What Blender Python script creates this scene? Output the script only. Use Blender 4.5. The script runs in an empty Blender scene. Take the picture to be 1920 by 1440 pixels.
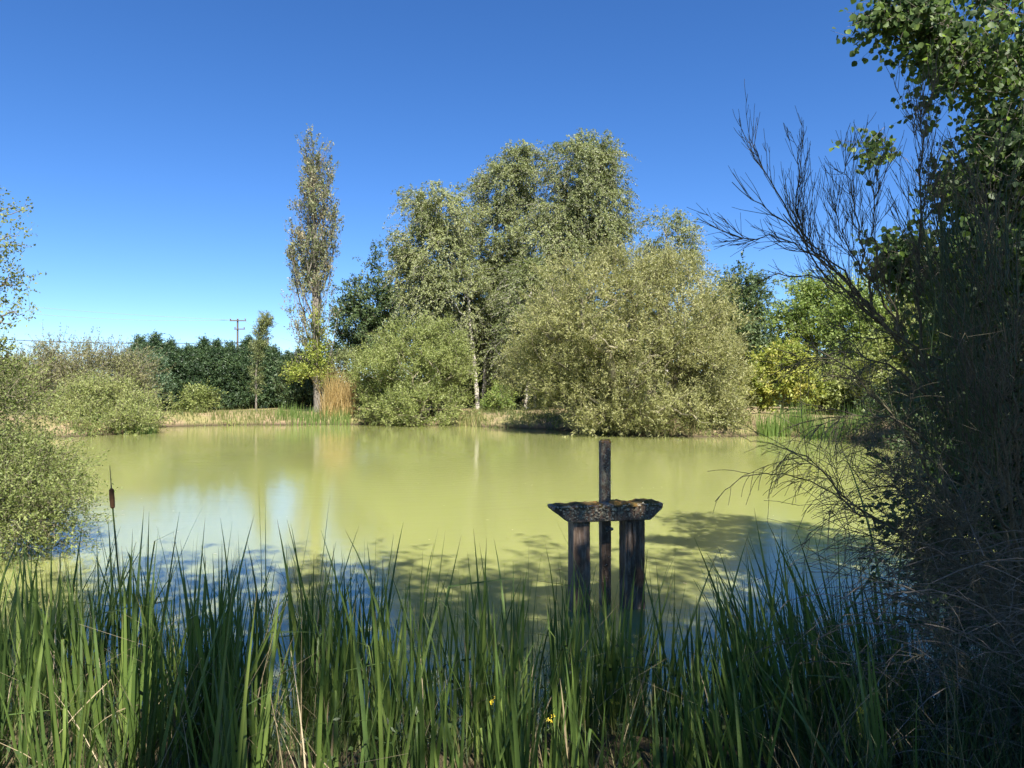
import bpy, bmesh, math, random
import numpy as np
from mathutils import Vector, Matrix, noise as mnoise

R = math.radians
scene = bpy.context.scene
COL = scene.collection
random.seed(7)

# ------------------------------------------------------------------ camera
CAM_H = 1.9
F = 1387.0            # focal length in pixels of the 1920 px wide photograph
HOR = 738.0
cam_d = bpy.data.cameras.new("camera")
cam_d.sensor_width = 36.0
cam_d.lens = 36.0 * F / 1920.0
cam_d.clip_start = 0.05
cam_d.clip_end = 3000
cam = bpy.data.objects.new("camera", cam_d)
COL.objects.link(cam)
cam.location = (0, 0, CAM_H)
cam.rotation_euler = (R(90) + math.atan((HOR - 720) / F), 0, 0)
scene.camera = cam

# ------------------------------------------------------------------ sky, sun, exposure
SUN_FROM = Vector((0.22, -0.76, 0.95)).normalized()
sun_el = math.asin(SUN_FROM.z)
sun_az = math.atan2(SUN_FROM.x, SUN_FROM.y)
world = bpy.data.worlds.new("World")
scene.world = world
world.use_nodes = True
wn = world.node_tree
wn.nodes.clear()
w_out = wn.nodes.new("ShaderNodeOutputWorld")
w_bg = wn.nodes.new("ShaderNodeBackground")
w_sky = wn.nodes.new("ShaderNodeTexSky")
w_sky.sky_type = 'NISHITA'
w_sky.sun_disc = False
w_sky.sun_elevation = sun_el
w_sky.sun_rotation = sun_az
w_sky.altitude = 1500
w_sky.air_density = 0.92
w_sky.dust_density = 0.0
w_sky.ozone_density = 5.0
w_bg.inputs[1].default_value = 0.07
w_hs = wn.nodes.new("ShaderNodeHueSaturation")
w_hs.inputs['Saturation'].default_value = 1.2
w_hs.inputs['Hue'].default_value = 0.507
wn.links.new(w_sky.outputs[0], w_hs.inputs['Color'])
wn.links.new(w_hs.outputs[0], w_bg.inputs[0])
wn.links.new(w_bg.outputs[0], w_out.inputs[0])

sun_d = bpy.data.lights.new("sun", 'SUN')
sun_d.energy = 5.0
sun_d.angle = R(0.53)
sun_d.color = (1.0, 0.95, 0.86)
sun = bpy.data.objects.new("sun", sun_d)
COL.objects.link(sun)
sun.rotation_euler = SUN_FROM.to_track_quat('Z', 'Y').to_euler()

scene.view_settings.view_transform = 'Standard'
scene.view_settings.look = 'None'
scene.view_settings.exposure = 1.5
scene.view_settings.gamma = 1.0
scene.view_settings.use_curve_mapping = False
scene.cycles.max_bounces = 6
scene.cycles.transmission_bounces = 4
scene.cycles.transparent_max_bounces = 4

# ------------------------------------------------------------------ helpers
def at(px, py, Y):
    "the point at depth Y that the photograph shows at pixel px, py"
    return np.array([(px - 960.0) * Y / F, Y, CAM_H - (py - HOR) * Y / F])

def tag(o, label=None, cat=None, group=None, kind=None):
    if label: o['label'] = label
    if cat: o['category'] = cat
    if group: o['group'] = group
    if kind: o['kind'] = kind
    return o

def empty(name, loc, label=None, cat=None, group=None):
    o = bpy.data.objects.new(name, None)
    o.empty_display_size = 0.2
    COL.objects.link(o)
    o.location = loc
    tag(o, label, cat, group)
    return o

def link(name, me, mat=None, parent=None, loc=None):
    o = bpy.data.objects.new(name, me)
    if mat is not None and len(me.materials) == 0:
        me.materials.append(mat)
    COL.objects.link(o)
    if parent is not None: o.parent = parent
    if loc is not None: o.location = loc
    return o

def quads_mesh(name, V, Q, tint=None, smooth=False):
    V = np.asarray(V, np.float32).reshape(-1, 3)
    Q = np.asarray(Q, np.int32)
    me = bpy.data.meshes.new(name)
    n = Q.shape[0]; k = Q.shape[1]
    me.vertices.add(len(V)); me.loops.add(n * k); me.polygons.add(n)
    me.vertices.foreach_set('co', V.ravel())
    me.loops.foreach_set('vertex_index', Q.ravel())
    me.polygons.foreach_set('loop_start', np.arange(n, dtype=np.int32) * k)
    me.polygons.foreach_set('loop_total', np.full(n, k, np.int32))
    if smooth: me.polygons.foreach_set('use_smooth', np.ones(n, bool))
    if tint is not None:
        a = me.attributes.new('tint', 'FLOAT', 'FACE')
        a.data.foreach_set('value', np.asarray(tint, np.float32))
    me.update(calc_edges=True)
    return me

def nrm(a):
    return a / np.maximum(np.linalg.norm(a, axis=-1, keepdims=True), 1e-9)

class Geo:
    "collects quads, or triangles when k is 3"
    def __init__(s, k=4): s.k = k; s.V = []; s.Q = []; s.T = []; s.n = 0
    def add(s, V, Q, T=None):
        V = np.asarray(V, np.float32).reshape(-1, 3); Q = np.asarray(Q, np.int32)
        s.V.append(V); s.Q.append(Q + s.n); s.n += len(V)
        s.T.append(np.full(len(Q), 0.5, np.float32) if T is None else np.asarray(T, np.float32))
    def mesh(s, name, smooth=False):
        return quads_mesh(name, np.concatenate(s.V), np.concatenate(s.Q), np.concatenate(s.T), smooth)

def tube_edges(geo, A, B, dA, dB, rA, rB, k=5, ref=(0.83, 0.31, 0.12), tint=None):
    A = np.asarray(A); n = len(A)
    if n == 0: return
    ref = np.asarray(ref, float)
    ang = np.arange(k) * 2 * math.pi / k
    def ring(P, d, r):
        d = nrm(d); u = nrm(np.cross(d, ref)); v = np.cross(d, u)
        return P[:, None, :] + r[:, None, None] * (np.cos(ang)[None, :, None] * u[:, None, :] + np.sin(ang)[None, :, None] * v[:, None, :])
    VA = ring(A, dA, rA); VB = ring(B, dB, rB)
    V = np.concatenate([VA, VB], 1).reshape(-1, 3)
    i = np.arange(k); j = (i + 1) % k
    q = np.stack([i, j, j + k, i + k], 1)
    Q = (q[None] + (np.arange(n) * 2 * k)[:, None, None]).reshape(-1, 4)
    geo.add(V, Q, None if tint is None else np.repeat(tint, k))

def tube_path(geo, pts, rad, k=5, tint=None):
    pts = np.asarray(pts, float); rad = np.asarray(rad, float)
    d = np.gradient(pts, axis=0)
    t = None if tint is None else np.full(len(pts) - 1, tint)
    tube_edges(geo, pts[:-1], pts[1:], d[:-1], d[1:], rad[:-1], rad[1:], k, tint=t)

def leaves(geo, P, D, N, L, W, T, fold=0.25):
    "one diamond-shaped quad per leaf, folded along its midrib"
    D = nrm(D); S = nrm(np.cross(D, N)); N = np.cross(S, D)
    L = L[:, None]; W = W[:, None]
    if geo.k == 3:      # far leaves: a triangle of the same area
        V = np.stack([P - S * W * .5, P + S * W * .5, P + D * L], 1).reshape(-1, 3)
        geo.add(V, np.arange(len(P) * 3).reshape(-1, 3), T); return
    v0 = P; v2 = P + D * L
    mid = P + D * L * 0.42
    v1 = mid + S * W * 0.5 + N * W * fold
    v3 = mid - S * W * 0.5 + N * W * fold
    V = np.stack([v0, v1, v2, v3], 1).reshape(-1, 3)
    Q = np.arange(len(P) * 4).reshape(-1, 4)
    geo.add(V, Q, T)

# ------------------------------------------------------------------ materials
def new_mat(name):
    m = bpy.data.materials.new(name); m.use_nodes = True
    nt = m.node_tree; nt.nodes.clear()
    out = nt.nodes.new("ShaderNodeOutputMaterial")
    return m, nt, out

def node(nt, typ, **kw):
    n = nt.nodes.new(typ)
    for k, v in kw.items(): setattr(n, k, v)
    return n

def ramp(nt, fac, stops):
    r = node(nt, "ShaderNodeValToRGB")
    e = r.color_ramp.elements
    while len(e) < len(stops): e.new(0.5)
    for el, (p, c) in zip(e, stops):
        el.position = p; el.color = (*c, 1) if len(c) == 3 else c
    nt.links.new(fac, r.inputs[0])
    return r.outputs[0]

def noise(nt, scale, detail=4, rough=0.6, vec=None, dist=0.0):
    n = node(nt, "ShaderNodeTexNoise")
    n.inputs['Scale'].default_value = scale
    n.inputs['Detail'].default_value = detail
    n.inputs['Roughness'].default_value = rough
    n.inputs['Distortion'].default_value = dist
    if vec is not None: nt.links.new(vec, n.inputs['Vector'])
    return n.outputs[0]

def coords(nt, kind='Object', scale=None):
    t = node(nt, "ShaderNodeTexCoord").outputs[kind]
    if scale is None: return t
    m = node(nt, "ShaderNodeMapping")
    m.inputs['Scale'].default_value = scale
    nt.links.new(t, m.inputs[0])
    return m.outputs[0]

def mixc(nt, fac, a, b, mode='MIX'):
    m = node(nt, "ShaderNodeMix", data_type='RGBA', blend_type=mode)
    for inp, v in ((m.inputs[0], fac), (m.inputs[6], a), (m.inputs[7], b)):
        if isinstance(v, (int, float)): inp.default_value = v
        elif isinstance(v, tuple): inp.default_value = (*v, 1)
        else: nt.links.new(v, inp)
    return m.outputs[2]

def math_n(nt, op, a, b=None, clamp=False):
    m = node(nt, "ShaderNodeMath", operation=op, use_clamp=clamp)
    for inp, v in ((m.inputs[0], a), (m.inputs[1], b)):
        if v is None: continue
        if isinstance(v, (int, float)): inp.default_value = v
        else: nt.links.new(v, inp)
    return m.outputs[0]

def leaf_mat(name, stops, trans=0.35, rough=0.5, spec=0.35, tcol=1.6):
    m, nt, out = new_mat(name)
    at_ = node(nt, "ShaderNodeAttribute", attribute_name='tint')
    c = ramp(nt, at_.outputs['Fac'], stops)
    p = node(nt, "ShaderNodeBsdfPrincipled")
    nt.links.new(c, p.inputs['Base Color'])
    p.inputs['Roughness'].default_value = rough
    p.inputs['Specular IOR Level'].default_value = spec
    t = node(nt, "ShaderNodeBsdfTranslucent")
    tc = mixc(nt, 1.0, c, (tcol, tcol * 1.05, tcol * 0.6), 'MULTIPLY')
    nt.links.new(tc, t.inputs[0])
    mx = node(nt, "ShaderNodeMixShader"); mx.inputs[0].default_value = trans
    nt.links.new(p.outputs[0], mx.inputs[1]); nt.links.new(t.outputs[0], mx.inputs[2])
    nt.links.new(mx.outputs[0], out.inputs[0])
    return m

def bark_mat(name, a, b, scale=3.0, zs=0.35, birch=False, rough=0.9, bump=0.5):
    m, nt, out = new_mat(name)
    v = coords(nt, 'Object', (1, 1, zs))
    n1 = noise(nt, scale * 4, 6, 0.7, v)
    c = ramp(nt, n1, [(0.3, a), (0.7, b)])
    if birch:
        v2 = coords(nt, 'Object', (1, 1, 5))
        n2 = noise(nt, 1.6, 3, 0.6, v2)
        f = ramp(nt, n2, [(0.53, (0, 0, 0)), (0.6, (1, 1, 1))])
        c = mixc(nt, f, c, (0.03, 0.028, 0.025))
    p = node(nt, "ShaderNodeBsdfPrincipled")
    nt.links.new(c, p.inputs['Base Color']); p.inputs['Roughness'].default_value = rough
    bp = node(nt, "ShaderNodeBump"); bp.inputs['Strength'].default_value = bump
    bp.inputs['Distance'].default_value = 0.02
    nt.links.new(n1, bp.inputs['Height']); nt.links.new(bp.outputs[0], p.inputs['Normal'])
    nt.links.new(p.outputs[0], out.inputs[0])
    return m

def plain_mat(name, a, b, scale=20, rough=0.7, spec=0.3, metallic=0.0):
    m, nt, out = new_mat(name)
    n1 = noise(nt, scale, 4, 0.6, coords(nt))
    c = ramp(nt, n1, [(0.3, a), (0.7, b)])
    p = node(nt, "ShaderNodeBsdfPrincipled")
    nt.links.new(c, p.inputs['Base Color']); p.inputs['Roughness'].default_value = rough
    p.inputs['Specular IOR Level'].default_value = spec
    p.inputs['Metallic'].default_value = metallic
    nt.links.new(p.outputs[0], out.inputs[0])
    return m

M = {}
M['bark'] = bark_mat('bark_brown', (0.05, 0.035, 0.022), (0.15, 0.12, 0.085))
M['bark_grey'] = bark_mat('bark_grey', (0.09, 0.075, 0.06), (0.24, 0.21, 0.17))
M['bark_birch'] = bark_mat('bark_birch', (0.30, 0.27, 0.22), (0.55, 0.51, 0.45), birch=True)
M['bark_olive'] = bark_mat('bark_olive', (0.11, 0.10, 0.06), (0.25, 0.22, 0.14))
M['twig_broom'] = bark_mat('twig_broom', (0.055, 0.050, 0.028), (0.19, 0.165, 0.095), scale=12)
M['twig_dry'] = bark_mat('twig_dry', (0.12, 0.10, 0.075), (0.28, 0.24, 0.18), scale=12)
M['willow'] = leaf_mat('leaf_olive_willow', [(0, (0.145, 0.152, 0.052)), (0.5, (0.225, 0.228, 0.088)), (1, (0.33, 0.318, 0.14))], 0.3)
M['sallow'] = leaf_mat('leaf_round_willow', [(0, (0.115, 0.145, 0.038)), (0.5, (0.195, 0.23, 0.066)), (1, (0.29, 0.31, 0.115))], 0.3)
M['birch'] = leaf_mat('leaf_birch', [(0, (0.09, 0.115, 0.04)), (0.5, (0.165, 0.19, 0.072)), (1, (0.26, 0.275, 0.12))], 0.3)
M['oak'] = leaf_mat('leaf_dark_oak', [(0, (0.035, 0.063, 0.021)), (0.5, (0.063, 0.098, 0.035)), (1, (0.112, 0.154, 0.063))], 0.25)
M['poplar'] = leaf_mat('leaf_poplar', [(0, (0.086, 0.109, 0.040)), (0.6, (0.172, 0.190, 0.086)), (0.85, (0.276, 0.253, 0.138)), (1, (0.322, 0.253, 0.161))], 0.25)
M['bright'] = leaf_mat('leaf_bright_green', [(0, (0.096, 0.144, 0.036)), (0.5, (0.168, 0.228, 0.054)), (1, (0.276, 0.324, 0.096))], 0.35)
M['yellowgreen'] = leaf_mat('leaf_yellow_green', [(0, (0.132, 0.176, 0.033)), (0.5, (0.264, 0.297, 0.055)), (1, (0.396, 0.363, 0.099))], 0.35)
M['conifer'] = leaf_mat('leaf_conifer', [(0, (0.018, 0.039, 0.017)), (0.5, (0.039, 0.072, 0.029)), (1, (0.085, 0.130, 0.046))], 0.12)
M['bluegreen'] = leaf_mat('leaf_blue_green', [(0, (0.052, 0.098, 0.052)), (1, (0.130, 0.195, 0.104))], 0.25)
M['heath'] = leaf_mat('leaf_olive_brown', [(0, (0.11, 0.12, 0.045)), (0.6, (0.19, 0.195, 0.075)), (1, (0.26, 0.23, 0.12))], 0.25)
M['nearleaf'] = leaf_mat('leaf_near_willow', [(0, (0.09, 0.12, 0.033)), (0.5, (0.17, 0.205, 0.066)), (1, (0.27, 0.30, 0.11))], 0.35, 0.55, 0.25)
M['aspen'] = leaf_mat('leaf_aspen', [(0, (0.036, 0.065, 0.026)), (0.6, (0.072, 0.111, 0.039)), (1, (0.156, 0.221, 0.052))], 0.35, 0.5, 0.25, 2.2)
M['shade'] = leaf_mat('leaf_oak_behind', [(0, (0.04, 0.06, 0.02)), (1, (0.08, 0.11, 0.04))], 0.15)
def reed_material():
    m = leaf_mat('leaf_cattail', [(0, (0.045, 0.078, 0.022)), (0.45, (0.095, 0.15, 0.034)), (0.8, (0.18, 0.235, 0.055)), (1, (0.27, 0.27, 0.09))], 0.35, 0.42, 0.4)
    nt = m.node_tree
    cr = [n for n in nt.nodes if n.type == 'VALTORGB'][0]
    at_ = [n for n in nt.nodes if n.type == 'ATTRIBUTE'][0]
    oi = node(nt, "ShaderNodeObjectInfo")
    v = coords(nt, 'Object', (30, 30, 1.5))
    f = math_n(nt, 'ADD', math_n(nt, 'MULTIPLY', at_.outputs['Fac'], 0.35), math_n(nt, 'MULTIPLY', oi.outputs['Random'], 0.55))
    f = math_n(nt, 'ADD', f, math_n(nt, 'MULTIPLY', math_n(nt, 'SUBTRACT', noise(nt, 2.0, 4, 0.6, v), 0.5), 0.5))
    nt.links.new(f, cr.inputs[0])
    outs = [l.to_socket for l in nt.links if l.from_node == cr]
    sep = node(nt, "ShaderNodeSeparateXYZ"); nt.links.new(coords(nt), sep.inputs[0])
    tz = math_n(nt, 'MULTIPLY', math_n(nt, 'SUBTRACT', sep.outputs[2], 1.12), 9.0, True)
    tz = math_n(nt, 'MULTIPLY', tz, math_n(nt, 'GREATER_THAN', oi.outputs['Random'], 0.45))
    base = math_n(nt, 'MULTIPLY', math_n(nt, 'SUBTRACT', 0.16, sep.outputs[2]), 6.0, True)
    c = mixc(nt, tz, cr.outputs[0], (0.24, 0.18, 0.09)); c = mixc(nt, base, c, (0.20, 0.19, 0.10))
    for o_ in outs: nt.links.new(c, o_)
    return m
M['reed'] = reed_material()
M['iris'] = leaf_mat('leaf_far_reed', [(0, (0.06, 0.11, 0.025)), (1, (0.17, 0.24, 0.06))], 0.35)
M['straw'] = leaf_mat('dry_straw', [(0, (0.15, 0.12, 0.07)), (0.5, (0.30, 0.24, 0.14)), (1, (0.46, 0.38, 0.25))], 0.2, 0.6)
M['bamboo'] = leaf_mat('golden_straw', [(0, (0.22, 0.15, 0.06)), (0.5, (0.38, 0.27, 0.11)), (1, (0.5, 0.38, 0.18))], 0.3, 0.6)
M['turf'] = leaf_mat('bank_grass', [(0, (0.08, 0.10, 0.03)), (0.45, (0.15, 0.18, 0.05)), (0.7, (0.28, 0.24, 0.11)), (1, (0.42, 0.34, 0.19))], 0.3)
M['weeds'] = leaf_mat('undergrowth_leaf', [(0, (0.025, 0.04, 0.015)), (0.5, (0.05, 0.085, 0.025)), (0.8, (0.10, 0.13, 0.04)), (1, (0.25, 0.2, 0.11))], 0.3)
M['spike'] = plain_mat('seed_head_brown', (0.06, 0.028, 0.012), (0.12, 0.06, 0.028), 60, 0.95)
M['metal'] = plain_mat('rusty_iron', (0.12, 0.09, 0.07), (0.32, 0.30, 0.27), 60, 0.6)
M['petal'] = leaf_mat('yellow_petal', [(0, (0.6, 0.42, 0.02)), (1, (0.75, 0.58, 0.05))], 0.2)
M['creosote'] = bark_mat('pole_wood', (0.06, 0.045, 0.035), (0.13, 0.10, 0.08))
M['porcelain'] = plain_mat('insulator_brown', (0.08, 0.05, 0.04), (0.12, 0.08, 0.06), 10, 0.3)
M['wire'] = plain_mat('wire_dark', (0.03, 0.03, 0.035), (0.05, 0.05, 0.055), 10, 0.6)
M['wire_pale'] = plain_mat('wire_pale', (0.2, 0.22, 0.24), (0.26, 0.28, 0.3), 10, 0.5)

# ground
def ground_material():
    m, nt, out = new_mat('ground_dry_grass_and_soil')
    v = coords(nt)
    n1 = noise(nt, 0.35, 6, 0.65, v)
    n2 = noise(nt, 9, 6, 0.7, v)
    n3 = noise(nt, 60, 3, 0.7, v)
    grass = mixc(nt, n2, (0.10, 0.12, 0.035), (0.30, 0.24, 0.12))
    soil = mixc(nt, n3, (0.13, 0.09, 0.055), (0.36, 0.27, 0.17))
    f = ramp(nt, n1, [(0.42, (0, 0, 0)), (0.58, (1, 1, 1))])
    c = mixc(nt, f, grass, soil)
    sep = node(nt, "ShaderNodeSeparateXYZ"); nt.links.new(v, sep.inputs[0])
    # wet mud just above and below the waterline
    zf = math_n(nt, 'MULTIPLY', math_n(nt, 'SUBTRACT', sep.outputs[2], 0.02), 5.0, True)
    c = mixc(nt, zf, (0.055, 0.042, 0.026), c)
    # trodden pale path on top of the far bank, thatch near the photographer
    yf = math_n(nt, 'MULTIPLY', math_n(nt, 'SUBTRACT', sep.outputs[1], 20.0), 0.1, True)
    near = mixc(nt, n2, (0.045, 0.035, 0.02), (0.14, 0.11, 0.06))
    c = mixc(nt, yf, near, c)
    p = node(nt, "ShaderNodeBsdfPrincipled"); p.inputs['Roughness'].default_value = 0.95
    p.inputs['Specular IOR Level'].default_value = 0.1
    nt.links.new(c, p.inputs['Base Color'])
    bp = node(nt, "ShaderNodeBump"); bp.inputs['Strength'].default_value = 0.7; bp.inputs['Distance'].default_value = 0.05
    nt.links.new(n2, bp.inputs['Height']); nt.links.new(bp.outputs[0], p.inputs['Normal'])
    nt.links.new(p.outputs[0], out.inputs[0])
    return m

def water_material():
    m, nt, out = new_mat('turbid_green_water')
    v = coords(nt)
    n_big = noise(nt, 0.12, 4, 0.55, v)
    base = mixc(nt, n_big, (0.232, 0.248, 0.082), (0.285, 0.298, 0.110))
    # floating specks and pollen
    vor = node(nt, "ShaderNodeTexVoronoi"); vor.inputs['Scale'].default_value = 9.0
    nt.links.new(v, vor.inputs['Vector'])
    sp = ramp(nt, vor.outputs['Distance'], [(0.035, (1, 1, 1)), (0.06, (0, 0, 0))])
    patch = ramp(nt, noise(nt, 0.5, 4, 0.7, v), [(0.5, (0, 0, 0)), (0.62, (1, 1, 1))])
    spf = math_n(nt, 'MULTIPLY', sp, patch)
    base = mixc(nt, spf, base, (0.3, 0.31, 0.18))
    p = node(nt, "ShaderNodeBsdfPrincipled")
    nt.links.new(base, p.inputs['Base Color'])
    rg = math_n(nt, 'MULTIPLY_ADD', patch, 0.03)
    rg.node.inputs[2].default_value = 0.012
    nt.links.new(rg, p.inputs['Roughness'])
    p.inputs['IOR'].default_value = 1.333
    p.inputs['Specular IOR Level'].default_value = 0.9
    p.inputs['Subsurface Weight'].default_value = 1.0
    p.inputs['Subsurface Radius'].default_value = (0.30, 0.34, 0.20)
    p.inputs['Subsurface Scale'].default_value = 0.6
    v1 = coords(nt, 'Object', (1.0, 2.2, 1.0))
    r1 = noise(nt, 1.6, 3, 0.5, v1, 0.4)
    r2 = noise(nt, 11.0, 3, 0.6, v1, 0.6)
    gust = ramp(nt, noise(nt, 0.10, 2, 0.5, v), [(0.35, (0.25, 0.25, 0.25)), (0.65, (1, 1, 1))])
    h = math_n(nt, 'ADD', math_n(nt, 'MULTIPLY', r1, 0.8), math_n(nt, 'MULTIPLY', r2, 0.34))
    # fading ring waves left of the middle
    mp = node(nt, "ShaderNodeMapping"); mp.inputs['Location'].default_value = (2.2, -17.5, 0)
    nt.links.new(v, mp.inputs[0])
    wv = node(nt, "ShaderNodeTexWave", wave_type='RINGS', rings_direction='SPHERICAL')
    wv.inputs['Scale'].default_value = 0.9; wv.inputs['Distortion'].default_value = 1.5
    nt.links.new(mp.outputs[0], wv.inputs['Vector'])
    ln = node(nt, "ShaderNodeVectorMath", operation='LENGTH'); nt.links.new(mp.outputs[0], ln.inputs[0])
    fade = math_n(nt, 'SUBTRACT', 1.0, math_n(nt, 'MULTIPLY', ln.outputs['Value'], 0.14), True)
    h = math_n(nt, 'ADD', math_n(nt, 'MULTIPLY', h, gust), math_n(nt, 'MULTIPLY', math_n(nt, 'MULTIPLY', wv.outputs['Fac'], fade), 0.18))
    bp = node(nt, "ShaderNodeBump"); bp.inputs['Strength'].default_value = 1.0
    bp.inputs['Distance'].default_value = 0.0055
    nt.links.new(h, bp.inputs['Height']); nt.links.new(bp.outputs[0], p.inputs['Normal'])
    nt.links.new(p.outputs[0], out.inputs[0])
    return m

# ------------------------------------------------------------------ ground and water
def pxY(px, Y): return ((px - 960) * Y / F, Y)
POND = np.array([(-3, 3.9), (-4.6, 4.6), (-6.4, 7.0), (-8.6, 11), (-13, 19), (-19.5, 27), (-21.5, 31), pxY(150, 32.5),
                 pxY(290, 36.5), pxY(296, 42), pxY(440, 44.5), pxY(680, 45), pxY(860, 44.5), pxY(900, 42), pxY(1000, 40),
                 pxY(1080, 37.5), pxY(1150, 33.5), pxY(1380, 32), pxY(1430, 34), pxY(1600, 30.5), (14.6, 24), (12.5, 16),
                 (8.5, 10), (5.2, 6.5), (3.4, 4.5), (2.0, 3.9), (0, 3.8)], float)

def pond_dist(X, Y):
    "signed distance to the pond's edge, negative in the water"
    P = np.stack([X.ravel(), Y.ravel()], 1)
    A = POND; B = np.roll(POND, -1, 0)
    best = np.full(len(P), 1e9); inside = np.zeros(len(P), bool)
    for a, b in zip(A, B):
        ab = b - a
        t = np.clip(((P - a) @ ab) / (ab @ ab), 0, 1)
        best = np.minimum(best, np.hypot(*(P - (a + t[:, None] * ab)).T))
        c = ((a[1] > P[:, 1]) != (b[1] > P[:, 1]))
        with np.errstate(divide='ignore', invalid='ignore'):
            xi = (b[0] - a[0]) * (P[:, 1] - a[1]) / (b[1] - a[1]) + a[0]
        inside ^= c & (P[:, 0] < xi)
    return np.where(inside, -best, best).reshape(X.shape)

def wob(X, Y, s, seed=0.0):
    return (np.sin(X * s * 1.3 + seed) * np.cos(Y * s * 1.7 + seed * 2) + np.sin(X * s * 2.9 + Y * s * 2.1 + seed) * 0.5) / 1.5

def ground_z(X, Y):
    X = np.asarray(X, float); Y = np.asarray(Y, float)
    d = pond_dist(X, Y) + 0.18 * wob(X, Y, 1.1) + 0.3 * wob(X, Y, 0.35, 2)
    f = np.clip((Y - 8) / 14, 0, 1); f = f * f * (3 - 2 * f)
    top = 0.40 + 0.36 * f
    run = 0.9 + 1.5 * f
    t = np.clip(d / run, 0, 1)
    z_out = top * (1 - (1 - t) ** 1.8) + 0.035 * wob(X, Y, 1.7, 1) * t + 0.12 * wob(X, Y, 0.15, 3) * np.clip((d - 2) / 6, 0, 1)
    z_in = np.maximum(-0.9, d * 0.45)
    return np.where(d > 0, z_out, z_in)

def gz(x, y): return float(ground_z(np.array([x]), np.array([y]))[0])

def axis(pts):
    out = []
    for a, b, n in pts: out += list(np.linspace(a, b, n, endpoint=False))
    return np.array(out + [pts[-1][1]])
gx = axis([(-900, -120, 12), (-120, -30, 40), (-30, -6, 70), (-6, 6, 90), (6, 20, 45), (20, 120, 45), (120, 900, 12)])
gy = axis([(-300, -20, 14), (-20, 0, 20), (0, 8, 70), (8, 28, 45), (28, 50, 90), (50, 110, 50), (110, 1500, 20)])
GX, GY = np.meshgrid(gx, gy)
GZ = ground_z(GX, GY)
V = np.stack([GX, GY, GZ], -1).reshape(-1, 3)
nx = len(gx); ny = len(gy)
ii, jj = np.meshgrid(np.arange(nx - 1), np.arange(ny - 1))
b0 = (jj * nx + ii).ravel()
me = quads_mesh('ground', V, np.stack([b0, b0 + 1, b0 + nx + 1, b0 + nx], 1), smooth=True)
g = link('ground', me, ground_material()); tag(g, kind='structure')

bm = bmesh.new()
bmesh.ops.create_cube(bm, size=1)
bmesh.ops.scale(bm, vec=(42, 44, 3), verts=bm.verts); bmesh.ops.translate(bm, vec=(-3.5, 25, -1.5), verts=bm.verts)
me = bpy.data.meshes.new('water'); bm.to_mesh(me); bm.free()
wat = link('water', me, water_material()); tag(wat, kind='structure')

# ------------------------------------------------------------------ tree builder
def lobe(px, py, rx, ry, Y, dy=None):
    c = at(px, py, Y)
    return (c, np.array([rx * Y / F, (rx * Y / F if dy is None else dy), ry * Y / F]))

def sample_lobes(rng, lobes, K, shell):
    w = np.array([np.prod(l[1]) ** (2 / 3) for l in lobes]); w /= w.sum()
    ix = rng.choice(len(lobes), K, p=w)
    C = np.array([l[0] for l in lobes])[ix]; S = np.array([l[1] for l in lobes])[ix]
    d = nrm(rng.normal(size=(K, 3)))
    r = (shell + (1 - shell) * rng.random(K)) ** 0.6
    bump = 1 + 0.10 * np.sin(d[:, 0] * 7 + ix) * np.cos(d[:, 2] * 9 + ix * 2)
    P = C + d * S * (r * bump)[:, None]
    out = nrm(d / S)
    return P, out, r

def skeleton(rng, base, trunk, C, slope=0.6, sub=3, wig=0.05):
    """nodes and parents: trunk polyline first, then each clump joined to the nearest node that lies below it"""
    T = [np.array(base, float)]; par = [-1]
    pts = [np.array(base, float)] + [np.array(p, float) for p in trunk]
    for a, b in zip(pts[:-1], pts[1:]):
        n = max(2, int(np.linalg.norm(b - a) / 0.5))
        for i in range(1, n + 1):
            T.append(a + (b - a) * i / n + rng.normal(size=3) * np.array([1, 1, 0]) * wig * 0.4); par.append(len(T) - 2)
    cen = np.array(T)
    order = np.argsort(np.array([np.min(np.linalg.norm(cen - c, axis=1)) for c in C]))
    cap = len(T) + len(C) * sub
    N = np.zeros((cap, 3)); N[:len(T)] = cen; n = len(T)
    start = 0
    zmin = base[2] + (pts[-1][2] - base[2]) * 0.08
    for ci in order:
        c = C[ci]
        d = N[:n] - c
        h = np.hypot(d[:, 0], d[:, 1]); dist = np.linalg.norm(d, axis=1)
        bad = np.maximum(0, (N[:n, 2] - (c[2] - slope * h)))
        cost = dist + 2.0 * bad + 3 * (N[:n, 2] < zmin)
        j = int(np.argmin(cost))
        a = N[j]; L = dist[j]
        for k in range(1, sub + 1):
            t = k / sub
            p = a + (c - a) * t
            p = p + np.array([0, 0, -0.10 * L * math.sin(math.pi * t)]) + rng.normal(size=3) * wig * L * (0 if k == sub else 1)
            N[n] = p; par.append(j if k == 1 else n - 1); n += 1
    return N[:n], np.array(par)

def skeleton_mesh(name, N, par, R0, rmin=0.006, k=5, power=0.5, flare=1.35):
    n = len(N); cnt = np.ones(n); kids = np.zeros(n)
    for i in range(n - 1, 0, -1): cnt[par[i]] += cnt[i]; kids[par[i]] += 1
    r = np.maximum(rmin, R0 * (cnt / cnt[0]) ** power)
    r[0] *= flare
    d = np.zeros((n, 3)); d[1:] = nrm(N[1:] - N[par[1:]]); d[0] = d[1]
    g_ = Geo(); i = np.arange(1, n)
    dA = d[par[i]]
    # a side branch starts along its own direction
    side = np.einsum('ij,ij->i', dA, d[i]) < 0.6
    dA = np.where(side[:, None], d[i], dA)
    rA = np.minimum(r[par[i]], r[i] * 1.5)
    big = r[i] > R0 * 0.12
    for sel, kk in ((big, k + 2), (~big, 4)):
        s = i[sel]
        tube_edges(g_, N[par[s]], N[s], dA[sel], d[s], rA[sel], r[s], kk if kk > 4 else 3)
    return g_.mesh(name, smooth=True)

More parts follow.
